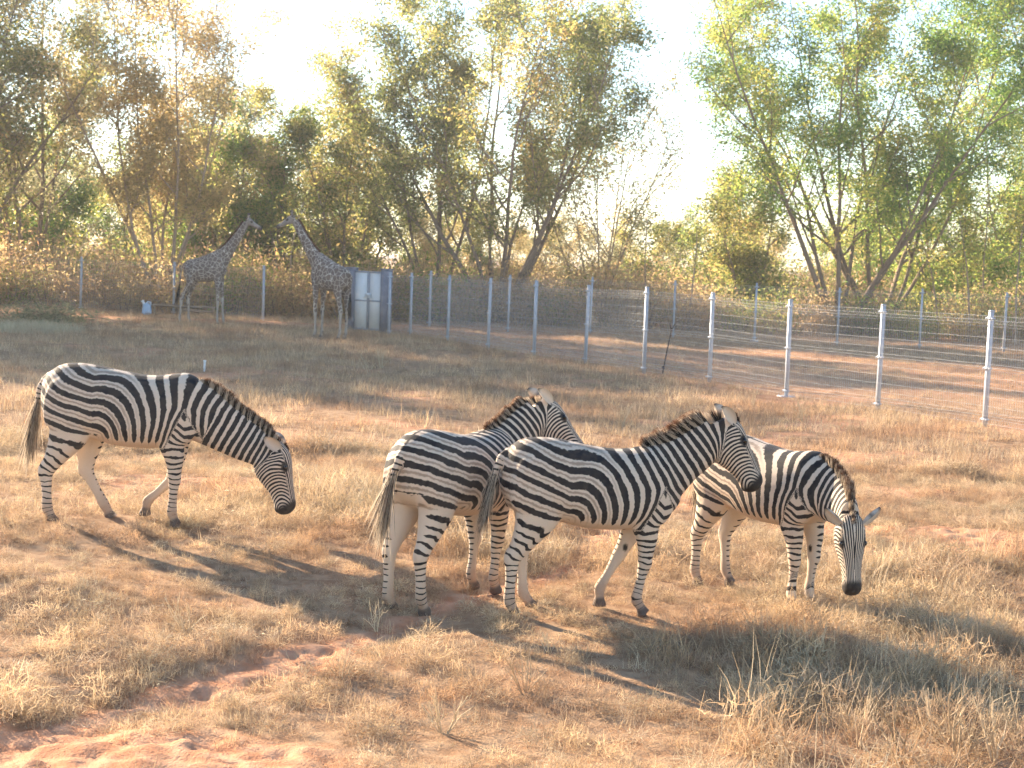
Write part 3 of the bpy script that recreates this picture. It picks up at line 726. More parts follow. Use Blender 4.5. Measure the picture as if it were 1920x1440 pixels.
# ------------------------------------------------------------------ the four zebras
def place(px, py, hx, hy, yaw, scale, dz=0.0):
    g = gp(px, py); c, s = math.cos(yaw), math.sin(yaw)
    x = g.x - (hx * c - hy * s) * scale; y = g.y - (hx * s + hy * c) * scale
    return (x, y, g.z + dz)
def make_zebras():
    # walking with the head lowered, on its own
    y1 = R(2); s1 = 1.05
    zebra('zebra', 'zebra walking alone with lowered head, one foreleg bent back', 11, place(325, 990, 0, -.1, y1, s1), y1, s1,
          [(-.10, 0, .93), (.10, 0, .915), (.33, 0, .79), (.54, -.01, .675), (.68, -.015, .60)], [.28, .235, .19, .158, .125], [.16, .145, .105, .085, .075],
          ((.775, -.015, .64), (.23, -.03, -.97), (.97, 0, .23)),
          [fore_leg((.0, .375), (-.01, .125), (.02, 0.01), -.13), fore_leg((-.06, .34), (-.235, .17), (-.265, .055), .13),
           hind_leg((-.985, .415), (-.955, .13), (-.91, 0.01), -.14), hind_leg((-.74, .40), (-.58, .135), (-.52, 0.01), .14, (-.70, .70))],
          [(-.97, 0, 1.15), (-1.045, 0, 1.07), (-1.075, .0, .93), (-1.10, .0, .76)], .44,
          ear_lr=((-.77, -.60, .45), (-.75, -.3, .5)), mane_h=.07)
    # standing, rump to the viewer, behind the next one
    y2 = R(57); s2 = 1.02
    zebra('zebra', 'zebra standing half hidden behind its neighbour, ears pricked, facing away', 12, place(797, 1155, -.87, -.12, y2, s2), y2, s2,
          [(-.08, 0, .93), (.09, 0, .98), (.25, -.015, 1.085), (.39, -.045, 1.19), (.50, -.08, 1.275)], [.30, .24, .175, .15, .125], [.16, .14, .105, .085, .075],
          ((.575, -.10, 1.345), (.48, -.45, -.76), (.60, -.40, .70)),
          [fore_leg((.0, .375), (-.02, .125), (.02, 0.01), -.13), fore_leg((.02, .38), (-.01, .13), (.03, .01), .13),
           hind_leg((-.96, .42), (-.92, .13), (-.87, 0.01), -.14), hind_leg((-.98, .42), (-.97, .13), (-.92, .01), .14)],
          [(-.97, 0, 1.15), (-1.045, .01, 1.07), (-1.085, .03, .95), (-1.10, .05, .80)], .42, fat=1.02,
          ear_lr=((-.95, -.1, .35), (-.95, -.1, .35)), mane_h=.06)
    # standing in the middle, side on
    y3 = R(11); s3 = 1.0
    zebra('zebra', 'zebra standing side on with raised head and tall reddish mane', 13, place(1207, 1156, 0.0, -.1, y3, s3), y3, s3,
          [(-.08, 0, .93), (.08, 0, .985), (.25, 0, 1.09), (.39, -.01, 1.195), (.50, -.02, 1.285)], [.30, .24, .172, .152, .128], [.16, .14, .105, .085, .075],
          ((.565, -.025, 1.365), (.49, -.08, -.87), (.87, -.05, .49)),
          [fore_leg((-.015, .375), (-.055, .125), (.0, 0.01), -.13), fore_leg((-.15, .39), (-.27, .16), (-.275, .03), .13),
           hind_leg((-.97, .42), (-.965, .13), (-.92, 0.01), -.14), hind_leg((-.86, .42), (-.82, .13), (-.75, .01), .14, (-.74, .70))],
          [(-.97, 0, 1.15), (-1.05, -.02, 1.09), (-1.09, -.05, .98), (-1.13, -.08, .84)], .32,
          ear_lr=((-.9, -.15, .4), (-.9, -.1, .4)), mane_h=.105)
    # grazing, face to the viewer
    y4 = R(-50); s4 = .985
    zebra('zebra', 'zebra with head hanging to the ground and face turned to the viewer', 14, place(1487, 1145, 0.02, -.1, y4, s4), y4, s4,
          [(-.08, 0, .93), (.10, 0, .93), (.31, -.05, .88), (.47, -.13, .83), (.57, -.21, .795)], [.28, .235, .185, .15, .12], [.16, .145, .105, .085, .075],
          ((.63, -.265, .785), (.14, -.06, -.97), (.78, -.60, .10)),
          [fore_leg((.01, .375), (.0, .125), (.02, 0.01), -.13), fore_leg((.02, .38), (-.0, .13), (.03, .01), .13),
           hind_leg((-.97, .42), (-.965, .13), (-.92, 0.01), -.14), hind_leg((-.90, .42), (-.86, .13), (-.80, .01), .14, (-.75, .70))],
          [(-.97, 0, 1.15), (-1.045, .0, 1.07), (-1.075, .01, .95), (-1.09, .02, .82)], .40, fat=1.04,
          ear_lr=((-.62, .18, .80), (-.62, .18, .80)), mane_h=.07)
make_zebras()

# ------------------------------------------------------------------ the two giraffes
def giraffe(label, seed, loc, yaw, scale, neck, head, hind, fore, tail):
    mb = MB()
    TO = [(-1.16, 1.84, 1.62, .05), (-1.10, 1.93, 1.46, .14), (-.95, 2.0, 1.36, .22), (-.7, 2.06, 1.31, .27), (-.4, 2.17, 1.31, .285), (-.12, 2.31, 1.36, .25), (.04, 2.36, 1.42, .20), (.16, 2.28, 1.52, .13), (.22, 2.05, 1.66, .06)]
    loft(mb, [superring(np.array((x, 0, (t + b) / 2)), np.array((0, 0, (t - b) / 2)), np.array((0, w, 0)), 22, .15, 2.2) for x, t, b, w in cr(np.array(TO), 4)])
    for sy in (-1, 1):
        ellipsoid(mb, (.03, sy * .14, 1.78), (.16, .09, .34)); ellipsoid(mb, (-.93, sy * .13, 1.62), (.2, .11, .28))
    dep = [.30, .25, .185, .14, .115, .10]; wid = [.17, .14, .11, .09, .08, .07]
    N = cr(np.array([(*p, d, w) for p, d, w in zip(neck, dep, wid)]), 6); NC = N[:, :3]; T = unit(np.gradient(NC, axis=0))
    poll, ha, hd = (np.asarray(v, float) for v in head); ha = unit(ha); hl = unit(np.cross(hd, ha)); hd = np.cross(ha, hl)
    u = np.linspace(0, 1, len(NC))[:, None] ** 1.6; NL = unit(np.array([[0, 1., 0]]) * (1 - u) + hl[None] * u); NL = unit(NL - T * (NL * T).sum(1, keepdims=True)); ND = np.cross(T, NL)
    loft(mb, [superring(c, d * N[i, 3], l * N[i, 4], 18, .1, 2) for i, (c, d, l) in enumerate(zip(NC, ND, NL))])
    HS = [(-.05, .05, -.10, .06), (.03, .09, -.13, .085), (.12, .085, -.135, .09), (.22, .06, -.115, .075), (.34, .045, -.095, .062), (.44, .04, -.09, .06), (.50, .03, -.085, .06), (.55, -.01, -.06, .035)]
    loft(mb, [superring(poll + ha * s + hd * (a + b) / 2, hd * (a - b) / 2, hl * w, 16, 0, 2.2) for s, a, b, w in cr(np.array(HS), 3)])
    for sg in (-1, 1):
        mb.tube([poll + hl * sg * .04 + hd * .05, poll + hl * sg * .048 + hd * .13 - ha * .04, poll + hl * sg * .05 + hd * .205 - ha * .07], [.034, .028, .04], 8)
        ellipsoid(mb, poll + ha * .0 + hd * .03 + hl * sg * .14 - ha * .05, (.03, .018, .085), np.array([ha, hd, unit(hl * sg - ha * .4)]))
    LC = []
    for k, (hk, ft, hf) in enumerate(list(fore) + list(hind)):
        y = (-.15, .15, -.16, .16)[k]
        if k < 2: L = [(.03, 1.72, .17, .09), (.0, 1.50, .13, .09), (hk[0] * .5, 1.15, .085, .07), (hk[0], hk[1] + .12, .058, .052), (hk[0], hk[1], .066, .058), (hk[0] * .7 + ft[0] * .3, hk[1] * .7 + ft[1] * .3, .042, .04), (hk[0] * .25 + ft[0] * .75, hk[1] * .25 + ft[1] * .75, .038, .036), (*ft, .05, .045), (hf[0], .09, .045, .043), (hf[0] + .01, .0, .075, .065)]
        else: L = [(-.93, 1.75, .19, .1), (-.90, 1.50, .18, .11), (-.88, 1.28, .13, .095), (-.88 * .5 + hk[0] * .5, (1.28 + hk[1]) / 2, .085, .07), (hk[0], hk[1], .07, .055), (hk[0] * .7 + ft[0] * .3, hk[1] * .7 + ft[1] * .3, .05, .044), (hk[0] * .25 + ft[0] * .75, hk[1] * .25 + ft[1] * .75, .04, .038), (*ft, .05, .045), (hf[0], .09, .045, .043), (hf[0] + .01, 0., .075, .065)]
        Lp = cr(np.array([(a, y * (1 - .25 * min(1, i / 6)), b, c, d) for i, (a, b, c, d) in enumerate(L)]), 4)
        C = Lp[:, :3]; loft(mb, [superring(c, np.array((r1, 0, 0)), np.array((0, r2, 0)), 12, 0, 2) for c, r1, r2 in zip(C, Lp[:, 3], Lp[:, 4])]); LC.append(C)
    Tl = cr(np.array(tail), 5); mb.tube(Tl, np.linspace(.04, .018, len(Tl)), 8)
    V, F, NN = union_mesh(mb, 'body', .02, 5)
    rel = V - poll; sh = rel @ ha; sd = rel @ hd; inh = (np.linalg.norm(rel - ha * .25, axis=1) < .36) & (sh > -.12)
    dark = np.maximum(inh * smooth(.40, .47, sh) * .8, inh * (sd > .165) * 1.0)
    for sg in (-1, 1): dark = np.maximum(dark, inh * (1 - smooth(.035, .06, np.linalg.norm(rel - ha * .16 - hd * .03 - hl * sg * .085, axis=1))))
    leg = (1 - smooth(.45, 1.05, V[:, 2])) * .8; dark = np.maximum(dark, (V[:, 2] < .07) * .7)
    st, dt, _ = chain_param(V, Tl, .03)
    me = mesh_np('body', V, F, M['giraffe'], True); attr(me, 'dark', dark); attr(me, 'leg', leg)
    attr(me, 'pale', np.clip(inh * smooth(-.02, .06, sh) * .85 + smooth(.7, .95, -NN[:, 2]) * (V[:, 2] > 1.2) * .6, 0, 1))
    root = empty('giraffe', loc, yaw); root.scale = (scale,) * 3; tag(root, label, 'giraffe', 'pair of giraffes'); link('body', me, root)
    r = np.random.default_rng(seed); n = 900; i0 = 8; crest = NC[i0:] + ND[i0:] * N[i0:, 3:4]; fi = r.uniform(0, len(crest) - 1.01, n); a = fi.astype(int); fr = (fi - a)[:, None]
    base = crest[a] * (1 - fr) + crest[a + 1] * fr + NL[i0:][a] * r.normal(0, .008, n)[:, None] - ND[i0:][a] * .03
    v, f, hh, m = strands(base, unit(ND[i0:][a] - T[i0:][a] * .2 + r.normal(0, .1, (n, 3))), np.full(n, .085), np.full(n, .012), unit(T[i0:][a]), 2, seed)
    mm = mesh_np('mane', v, f, M['mane']); attr(mm, 'hh', np.clip(hh + .6, 0, 1)); attr(mm, 'rr', np.repeat(r.uniform(0, 1, n), m)); attr(mm, 'ph', np.full(len(v), .45)); link('mane', mm, root)
    n = 160; k = r.integers(int(len(Tl) * .8), len(Tl), n); td = unit(np.gradient(Tl, axis=0))[k]
    v, f, hh, m = strands(Tl[k] + r.normal(0, .012, (n, 3)), unit(td + r.normal(0, .08, (n, 3))), .5 * r.uniform(.6, 1, n), np.full(n, .014), unit(r.normal(0, 1, (n, 3))), 3, seed, .12)
    mm = mesh_np('tail_tuft', v, f, M['mane']); attr(mm, 'hh', hh * 0); attr(mm, 'rr', np.repeat(r.uniform(0, 1, n), m)); attr(mm, 'ph', np.full(len(v), .5)); link('tail_tuft', mm, root)
    return root
def make_giraffes():
    ya = R(-10)
    giraffe('giraffe facing right, its tail against a fence post', 21, place(409, 607, 0, 0, ya, 1.0), ya, 1.0,
            [(-.04, 0, 1.86), (.14, 0, 2.12), (.36, 0, 2.42), (.58, 0, 2.74), (.76, 0, 3.02), (.85, -.01, 3.17)], ((.90, -.01, 3.27), (.88, 0, -.47), (.47, 0, .88)),
            [((-1.16, .80), (-1.22, .16), (-1.2, 0)), ((-1.05, .80), (-1.02, .16), (-.98, 0))], [((.02, .78), (.0, .16), (.02, 0)), ((.06, .78), (.12, .16), (.14, 0))],
            [(-1.12, 0, 1.88), (-1.22, 0, 1.7), (-1.27, 0, 1.35), (-1.32, 0, 1.0)])
    yb = R(140)
    giraffe('giraffe facing left beside the gate, rump to the viewer', 22, place(597, 633, 0, 0, yb, 1.0), yb, 1.0,
            [(-.04, 0, 1.86), (.14, 0, 2.12), (.38, .03, 2.42), (.62, .08, 2.76), (.80, .14, 3.06), (.88, .18, 3.20)], ((.93, .22, 3.30), (.70, .52, -.50), (.38, .28, .88)),
            [((-.99, .78), (-.96, .16), (-.92, 0)), ((-1.0, .78), (-.97, .16), (-.93, 0))], [((.0, .76), (-.01, .16), (.02, 0)), ((.02, .76), (.02, .16), (.05, 0))],
            [(-1.12, 0, 1.88), (-1.21, 0, 1.74), (-1.23, 0, 1.4), (-1.22, 0, 1.0)])
make_giraffes()

# ------------------------------------------------------------------ fences and gate
POST_H = 1.87
def post_mesh():
    b = MB(); w = .031
    b.box(-w, w, -w, w, -.05, POST_H); return b.mesh('post', M['galv'])
def clamp_mesh():
    b = MB(); b.box(-.056, .056, -.040, -.0312, -.022, .022); b.tube([(-.066, -.05, 0), (-.066, .02, 0)], .014, 8); b.tube([(.066, -.05, 0), (.066, .02, 0)], .014, 8)
    return b.mesh('clamp', M['galv'])
def cap_mesh():
    b = MB(); b.box(-.035, .035, -.035, .035, POST_H - .004, POST_H + .014); b.box(-.024, .024, -.024, .024, POST_H + .014, POST_H + .024); return b.mesh('cap', M['galv'])
def plate_mesh():
    b = MB(); b.box(-.13, .13, -.13, .13, -.02, .022)
    for sx in (-.1, .1):
        for sy in (-.1, .1): b.tube([(sx, sy, .02), (sx, sy, .045)], .014, 6)
    return b.mesh('base_plate', M['galv'])
def panel_mesh(L=2.5, H=1.74):
    """welded mesh with folded V ridges; wires too thin to pick apart are one part"""
    b = MB(); r = .0020
    folds = [(.0, 0), (.08, .0), (.13, .05), (.18, 0), (.86, 0), (.91, .055), (.96, 0), (H - .17, 0), (H - .12, .05), (H - .07, 0), (H, 0)]
    for x in np.linspace(.03, L - .03, 49):
        b.tube([(x, -.03 - d, .06 + z) for z, d in folds], r, 4)
    hz = [.0, .08, .13, .18] + list(np.arange(.28, .86, .155)) + [.86, .91, .96] + list(np.arange(1.08, H - .2, .155)) + [H - .17, H - .12, H - .07, H]
    for z in hz:
        d = np.interp(z, [f[0] for f in folds], [f[1] for f in folds]); b.tube([(.02, -.034 - d, .06 + z), (L - .02, -.034 - d, .06 + z)], r * .9, 4)
    return b.mesh('mesh_panel', M['wire'])
PM, CM, CAPM, PLM, PAN = post_mesh(), clamp_mesh(), cap_mesh(), plate_mesh(), panel_mesh()
def fence(name, label, pts, plates=(), skip=()):
    o0 = pts[0]; root = empty(name, o0); tag(root, label, 'fence')
    for i, p in enumerate(pts):
        q = pts[min(i + 1, len(pts) - 1)] - pts[max(i - 1, 0)] if True else 0
        a = math.atan2(q.y, q.x); a = a if abs(a) < math.pi / 2 else a + math.pi
        po = link('post', PM, root); po.location = p - o0; po.rotation_euler = (random.gauss(0, .006), random.gauss(0, .006), a)
        for z in (.12, .95, 1.76):
            c = link('clamp', CM, po); c.location = (0, 0, z)
        link('cap', CAPM, po)
        if i in plates: link('base_plate', PLM, po)
        if i < len(pts) - 1 and i not in skip:
            d = pts[i + 1] - p; g = link('mesh_panel', PAN, root); g.location = p - o0
            g.rotation_euler = (0, -math.atan2(d.z, math.hypot(d.x, d.y)), math.atan2(d.y, d.x)); g.scale = (d.length / 2.5, 1, 1)
            if d.x < 0:      # keep the folded side outward
                g.location = pts[i + 1] - o0; g.rotation_euler = (0, math.atan2(d.z, math.hypot(d.x, d.y)), math.atan2(-d.y, -d.x))
    return root
def make_fences():
    a = gp(1846, 800); b = gp(773, 628); d = b - a; n = 9
    near = [gp(2070, 838)] + [gp(*p) for p in ((1846, 800), (1645, 770), (1474, 744), (1330, 717), (1207, 700), (1097, 682), (1001, 668), (915, 654), (839, 640), (769, 628), (729, 620))]
    fence('mesh_fence', 'steel wire mesh fence with silver posts running diagonally to the gate', near, plates=(3,))
    back = [gp(*p) for p in ((805, 613), (952, 622), (1106, 626), (1262, 633), (1414, 640), (1569, 648), (1724, 654), (1881, 660), (2035, 665))]
    fence('mesh_fence', 'far wire mesh fence standing in front of the tree trunks', back, plates=(4,))
    left = [gp(*p) for p in ((-20, 574), (151, 583), (325, 592), (493, 604))]
    fence('mesh_fence', 'wire fence with few silver posts standing next to the giraffes', left)
    # gate between two pillars
    gl, gr = gp(659, 612.3), gp(721, 621.5); root = empty('gate', (gl + gr) / 2, math.atan2(gr.y - gl.y, gr.x - gl.x)); tag(root, 'pale double leaf metal gate between two grey pillars', 'gate')
    w = (gr - gl).length / 2 + .02; H = 1.93
    for s in (-1, 1):
        b = MB(); b.box(s * w - .105, s * w + .105, -.16, .16, -.1, H); po = b.build('pillar', M['pillar'], root)
        b = MB(); b.box(s * w - .12, s * w + .12, -.175, .175, H - .001, H + .04); b.build('pillar_cap', M['pillar'], po)
        x0, x1 = (-w + .112, -.008) if s < 0 else (.008, w - .112)
        b = MB(); b.box(x0, x1, -.02, .01, .06, H - .06); lf = b.build('gate_leaf', M['gate'], root)
        b = MB()
        for (u0, u1, v0, v1) in ((x0, x1, .06, .11), (x0, x1, H - .11, H - .06), (x0, x1, .94, .985), (x0, x0 + .04, .11, H - .11), (x1 - .04, x1, .11, H - .11)): b.box(u0, u1, -.034, -.021, v0, v1)
        b.build('leaf_frame', M['gateframe'], lf)
        for z in (.35, 1.55):
            b = MB(); b.tube([(s * (w - .112), -.045, z - .06), (s * (w - .112), -.045, z + .06)], .018, 8); b.build('hinge', M['gateframe'], lf)
    b = MB(); b.box(-.10, .12, -.06, -.036, 1.10, 1.2); b.box(-.17, .2, -.05, -.037, 1.06, 1.085); b.build('latch_box', M['white'], root)
make_fences()

# ------------------------------------------------------------------ trees
def leaf_mesh(name, C, L, W, mat, clump, seed, droop=.5):
    r = np.random.default_rng(seed); n = len(C)
    a = r.normal(0, 1, (n, 3)); a[:, 2] = a[:, 2] * .7 - droop; a = unit(a)
    b = unit(np.cross(a, r.normal(0, 1, (n, 3)))); l = (L * r.uniform(.65, 1.25, n))[:, None]; w = (W * r.uniform(.7, 1.2, n))[:, None]
    nb = np.cross(a, b)
    V = np.stack([C - a * l * .5, C + b * w * .5 + nb * w * .15 - a * l * .08, C + a * l * .5, C - b * w * .5 + nb * w * .15 - a * l * .08], 1).reshape(-1, 3)
    F = np.arange(4 * n).reshape(-1, 4)
    me = mesh_np(name, V, F, mat); attr(me, 'rr', r.uniform(0, 1, n), 'FACE'); attr(me, 'clump', clump, 'FACE')
    return me
def grow(seed, H, stems, lean, r0, limbs=8, twigs=6, limb_len=.26, first=.22, bushy=0.):
    """returns tube list and twig points"""
    r = np.random.default_rng(seed); tubes = []; tips = []
    def path(p, d, L, n, wander, up):
        P = [p]; d = unit(d)
        for _ in range(n):
            d = unit(d + r.normal(0, wander, 3) + np.array((0, 0, up))); p = p + d * (L / n); P.append(p)
        return np.array(P)
    for k in range(stems):
        az = k / max(stems, 1) * 6.283 + r.uniform(-.5, .5); ln = lean * r.uniform(.55, 1.25) if stems > 1 else lean * .3
        d = np.array((math.cos(az) * ln, math.sin(az) * ln, 1.)); hs = H * r.uniform(.78, 1.02)
        P = path(np.array((math.cos(az) * r0 * .8, math.sin(az) * r0 * .8, -.1)) if stems > 1 else np.array((0, 0, -.1)), d, hs * math.sqrt(1 + ln * ln * .5), 12, .055, .02)
        rr = r0 * r.uniform(.7, 1.05) * (1 - np.linspace(0, 1, 13) ** .8 * .93); tubes.append((P, rr, 7))
        for j in range(limbs):
            t = first + (1 - first) * (j + r.uniform(0, 1)) / limbs; i = min(int(t * 12), 11); base = P[i] + (P[i + 1] - P[i]) * (t * 12 - i)
            a2 = r.uniform(0, 6.283); out = np.array((math.cos(a2), math.sin(a2), 0)); T = unit(P[i + 1] - P[i])
            L = H * limb_len * (1.15 - .75 * t) * r.uniform(.7, 1.3)
            Q = path(base, T * .75 + out * r.uniform(.55, 1.0), L, 6, .13, .10)
            q = rr[i] * .55; tubes.append((Q, q * (1 - np.linspace(0, 1, 7) * .85) + .006, 5))
            for m in range(twigs):
                u = .25 + .75 * (m + r.uniform(0, 1)) / twigs; ii = min(int(u * 6), 5); b2 = Q[ii] + (Q[ii + 1] - Q[ii]) * (u * 6 - ii)
                d2 = unit(unit(Q[ii + 1] - Q[ii]) * .6 + r.normal(0, .6, 3) + np.array((0, 0, .12))); S = path(b2, d2, H * r.uniform(.05, .10), 3, .2, -.05)
                tubes.append((S, np.linspace(.014, .005, 4), 4)); cl = r.uniform(0, 1)
                tips += [(*S[-1], cl), (*S[-2], cl), (*S[1], cl)]
            tips.append((*Q[-1], r.uniform(0, 1)))
    return tubes, np.array(tips)
def tree_data(seed, H, stems, lean, r0, nleaf, leaf, bark, L=.165, W=.062, sig=.26, lowleaf=0., **kw):
    tubes, tips = grow(seed, H, stems, lean, r0, **kw); mb = MB()
    for P, rr, n in tubes: mb.tube(P, rr, n)
    r = np.random.default_rng(seed + 1)
    cell = vnoise(tips[:, 0] + tips[:, 1] * .7, tips[:, 2], H * .09, seed) * .5 + .5        # clumps of leaf and gaps between
    wgt = np.clip(cell * 1.25 - .06, .05, 1); k = r.choice(len(tips), nleaf, p=wgt / wgt.sum())
    C = tips[k, :3] + r.normal(0, sig, (nleaf, 3)) * np.array((1, 1, .8)); hue = np.clip(vnoise(tips[k, 0], tips[k, 2] + tips[k, 1], H * .12, seed + 9) * .5 + .5 + (tips[k, 3] - .5) * .5, 0, 1)
    return mb.mesh('trunk', M[bark], True), leaf_mesh('crown', C, L, W, M[leaf], hue, seed + 2)
def put_tree(data, loc, rz, s, label, group=None, cat='tree', name='tree'):
    root = empty(name, loc, rz); root.scale = (s,) * 3; tag(root, label, cat, group)
    link('trunk', data[0], root); link('crown', data[1], root)
    return root
def foot(px, Y):
    x = at(px, 600, Y).x; return (x, Y, gz1(x, Y))
def make_trees():
    T = tree_data
    put_tree(T(1, 13.0, 8, .60, .12, 56000, 'leafA', 'bark', limbs=10, twigs=7, limb_len=.32), foot(935, 57), .4, 1, 'wide open-crowned tree of many stems spreading above the fence, olive and brown leaves')
    put_tree(T(2, 12.6, 5, .46, .11, 32000, 'leafA', 'bark', limbs=8, twigs=6), foot(815, 60), 1.2, 1, 'slimmer tree beside the many-stemmed tree, trunk leaning to its left, reddish leaves')
    put_tree(T(3, 9.0, 6, .42, .06, 7000, 'leafC', 'barkpale', limbs=9, twigs=6, L=.13), foot(1120, 58), .2, 1, 'half bare tree of thin pale twigs between two leafy trees')
    put_tree(T(4, 13.6, 6, .48, .13, 46000, 'leafB', 'bark', limbs=9, twigs=7, limb_len=.30), foot(1575, 57), .9, 1, 'tall green tree with forking trunks behind the far fence posts')
    put_tree(T(5, 14.0, 6, .52, .13, 48000, 'leafB', 'bark', limbs=9, twigs=7, limb_len=.30), foot(1650, 58.5), 2.2, 1, 'tallest bright green tree, thick stems fanning out, yellow leaf patches')
    put_tree(T(6, 11.2, 4, .34, .09, 18000, 'leafB', 'barkpale', limbs=8, twigs=6), foot(1915, 62), 2.9, 1, 'airy green tree at the far end of the back fence')
    put_tree(T(7, 12.4, 8, .32, .085, 40000, 'leafC', 'barkpale', limbs=10, twigs=6, limb_len=.18), foot(305, 57.5), .5, 1, 'upright straw-coloured tree with slender pale stems behind the left giraffe')
    put_tree(T(8, 14.5, 5, .30, .13, 44000, 'leafD', 'bark', limbs=10, twigs=7), foot(45, 60), 1.5, 1, 'tall dense grey-green tree standing over the dark brush')
    put_tree(T(9, 8.4, 5, .42, .09, 24000, 'leafB', 'bark', limbs=8, twigs=6, first=.12), foot(500, 62), 2.5, 1, 'bushy yellow-green tree behind the giraffes\' heads')
    put_tree(T(10, 8.6, 5, .42, .09, 24000, 'leafA', 'bark', limbs=8, twigs=6, first=.12), foot(640, 63), .3, 1, 'rounded olive tree above the gate')
    put_tree(T(14, 6.2, 5, .45, .10, 15000, 'leafA', 'bark', limbs=8, twigs=6, first=.10), foot(1400, 60), .8, 1, 'low spreading tree with brown-tinged leaves beside the tall green tree')
    put_tree(T(15, 6.6, 5, .5, .10, 17000, 'leafB', 'bark', limbs=8, twigs=6, first=.10), foot(1800, 61), 1.8, 1, 'low dark green tree hanging over the back fence')
    put_tree(T(18, 9.4, 5, .30, .08, 15000, 'leafD', 'barkpale', limbs=9, twigs=5, limb_len=.16), foot(410, 64), 1.8, 1, 'thin sparse grey tree rising behind the straw-coloured tree')
    # the wood behind: copies of a few kinds
    kinds = [(T(31, 7.0, 4, .4, .09, 9500, 'leafA', 'bark', limbs=7, twigs=6, first=.10, L=.19, W=.08), 'olive leaved tree in the wood behind the fence', 'olive trees of the wood'),
             (T(32, 7.2, 4, .4, .09, 9500, 'leafB', 'bark', limbs=7, twigs=6, first=.10, L=.17, W=.07), 'yellow-green leaved tree in the wood behind the fence', 'yellow-green trees of the wood'),
             (T(33, 7.2, 5, .35, .08, 8500, 'leafC', 'barkpale', limbs=7, twigs=6, first=.10, L=.17, W=.07), 'straw-brown leaved tree in the wood behind the fence', 'straw-brown trees of the wood'),
             (T(34, 7.5, 4, .35, .09, 9500, 'leafD', 'bark', limbs=7, twigs=6, first=.10, L=.17, W=.07), 'grey-green leaved tree in the wood behind the fence', 'grey-green trees of the wood')]
    shade = [T(41, 12.8, 5, .32, .13, 20000, 'leafD', 'bark', limbs=8, twigs=6, first=.16, sig=.34, L=.2, W=.08), T(42, 12.2, 5, .36, .13, 20000, 'leafA', 'bark', limbs=8, twigs=6, first=.16, sig=.34, L=.2, W=.08)]
    r = random.Random(5)
    spots = []
    for row, (Y, step) in enumerate(((66, 3.1), (74, 3.6), (84, 4.2))):
        x = -Y * .37 - 2
        while x < Y * .37 + 2:
            spots.append((x + r.uniform(-1, 1), Y + r.uniform(-2.5, 2.5))); x += step * r.uniform(.8, 1.25)
    for x, Y in spots:
        px = 960 + x / Y * 2900
        wts = [2, 2, 3, 2.5] if px < 420 else [3, 3.5, 1.5, .4] if px < 900 else [2, 1, 2.5, .5] if px < 1450 else [2, 3, 1, .5]
        k = r.choices(range(4), wts)[0]
        hs = (1.02 if px < 700 else .60 if 900 < px < 1330 else .72) * r.uniform(.82, 1.12)
        zone = ('below the tall dense grey-green tree', 'behind the straw-coloured tree', 'behind the pair of giraffes', 'behind the gate', 'behind the wide many-stemmed tree', 'behind the half bare tree', 'beside the tall green trees', 'behind the forking green trunks', 'past the low dark green tree')[int(np.searchsorted([120, 330, 560, 780, 1030, 1250, 1480, 1720], px))]
        lab = kinds[k][1].replace('in the wood behind the fence', 'in the ' + ('first' if Y < 70 else 'second' if Y < 79 else 'last') + ' row ' + zone)
        put_tree(kinds[k][0], (x, Y, gz1(x, Y)), r.uniform(0, 6.28), hs, lab, kinds[k][2])
    # trees just beyond the edge of the picture that shade the middle ground
    for x, Y, k, s in ((-20.5, 46.5, 0, 1.08), (-23.5, 48.5, 1, 1.0), (-27.5, 48, 0, .86), (-22.5, 52.5, 1, 1.05), (-31, 54, 0, .95), (-26.5, 54.5, 0, 1.1), (-21, 57, 1, 1.1), (-24.5, 45, 0, .9), (-35, 50, 1, .9)):
        put_tree(shade[k], (x, Y, gz1(x, Y)), r.uniform(0, 6.28), s, ('tall grey-green shade tree beyond the dark shrub heap', 'tall olive shade tree beyond the dark shrub heap')[k], 'shade trees outside the enclosure')
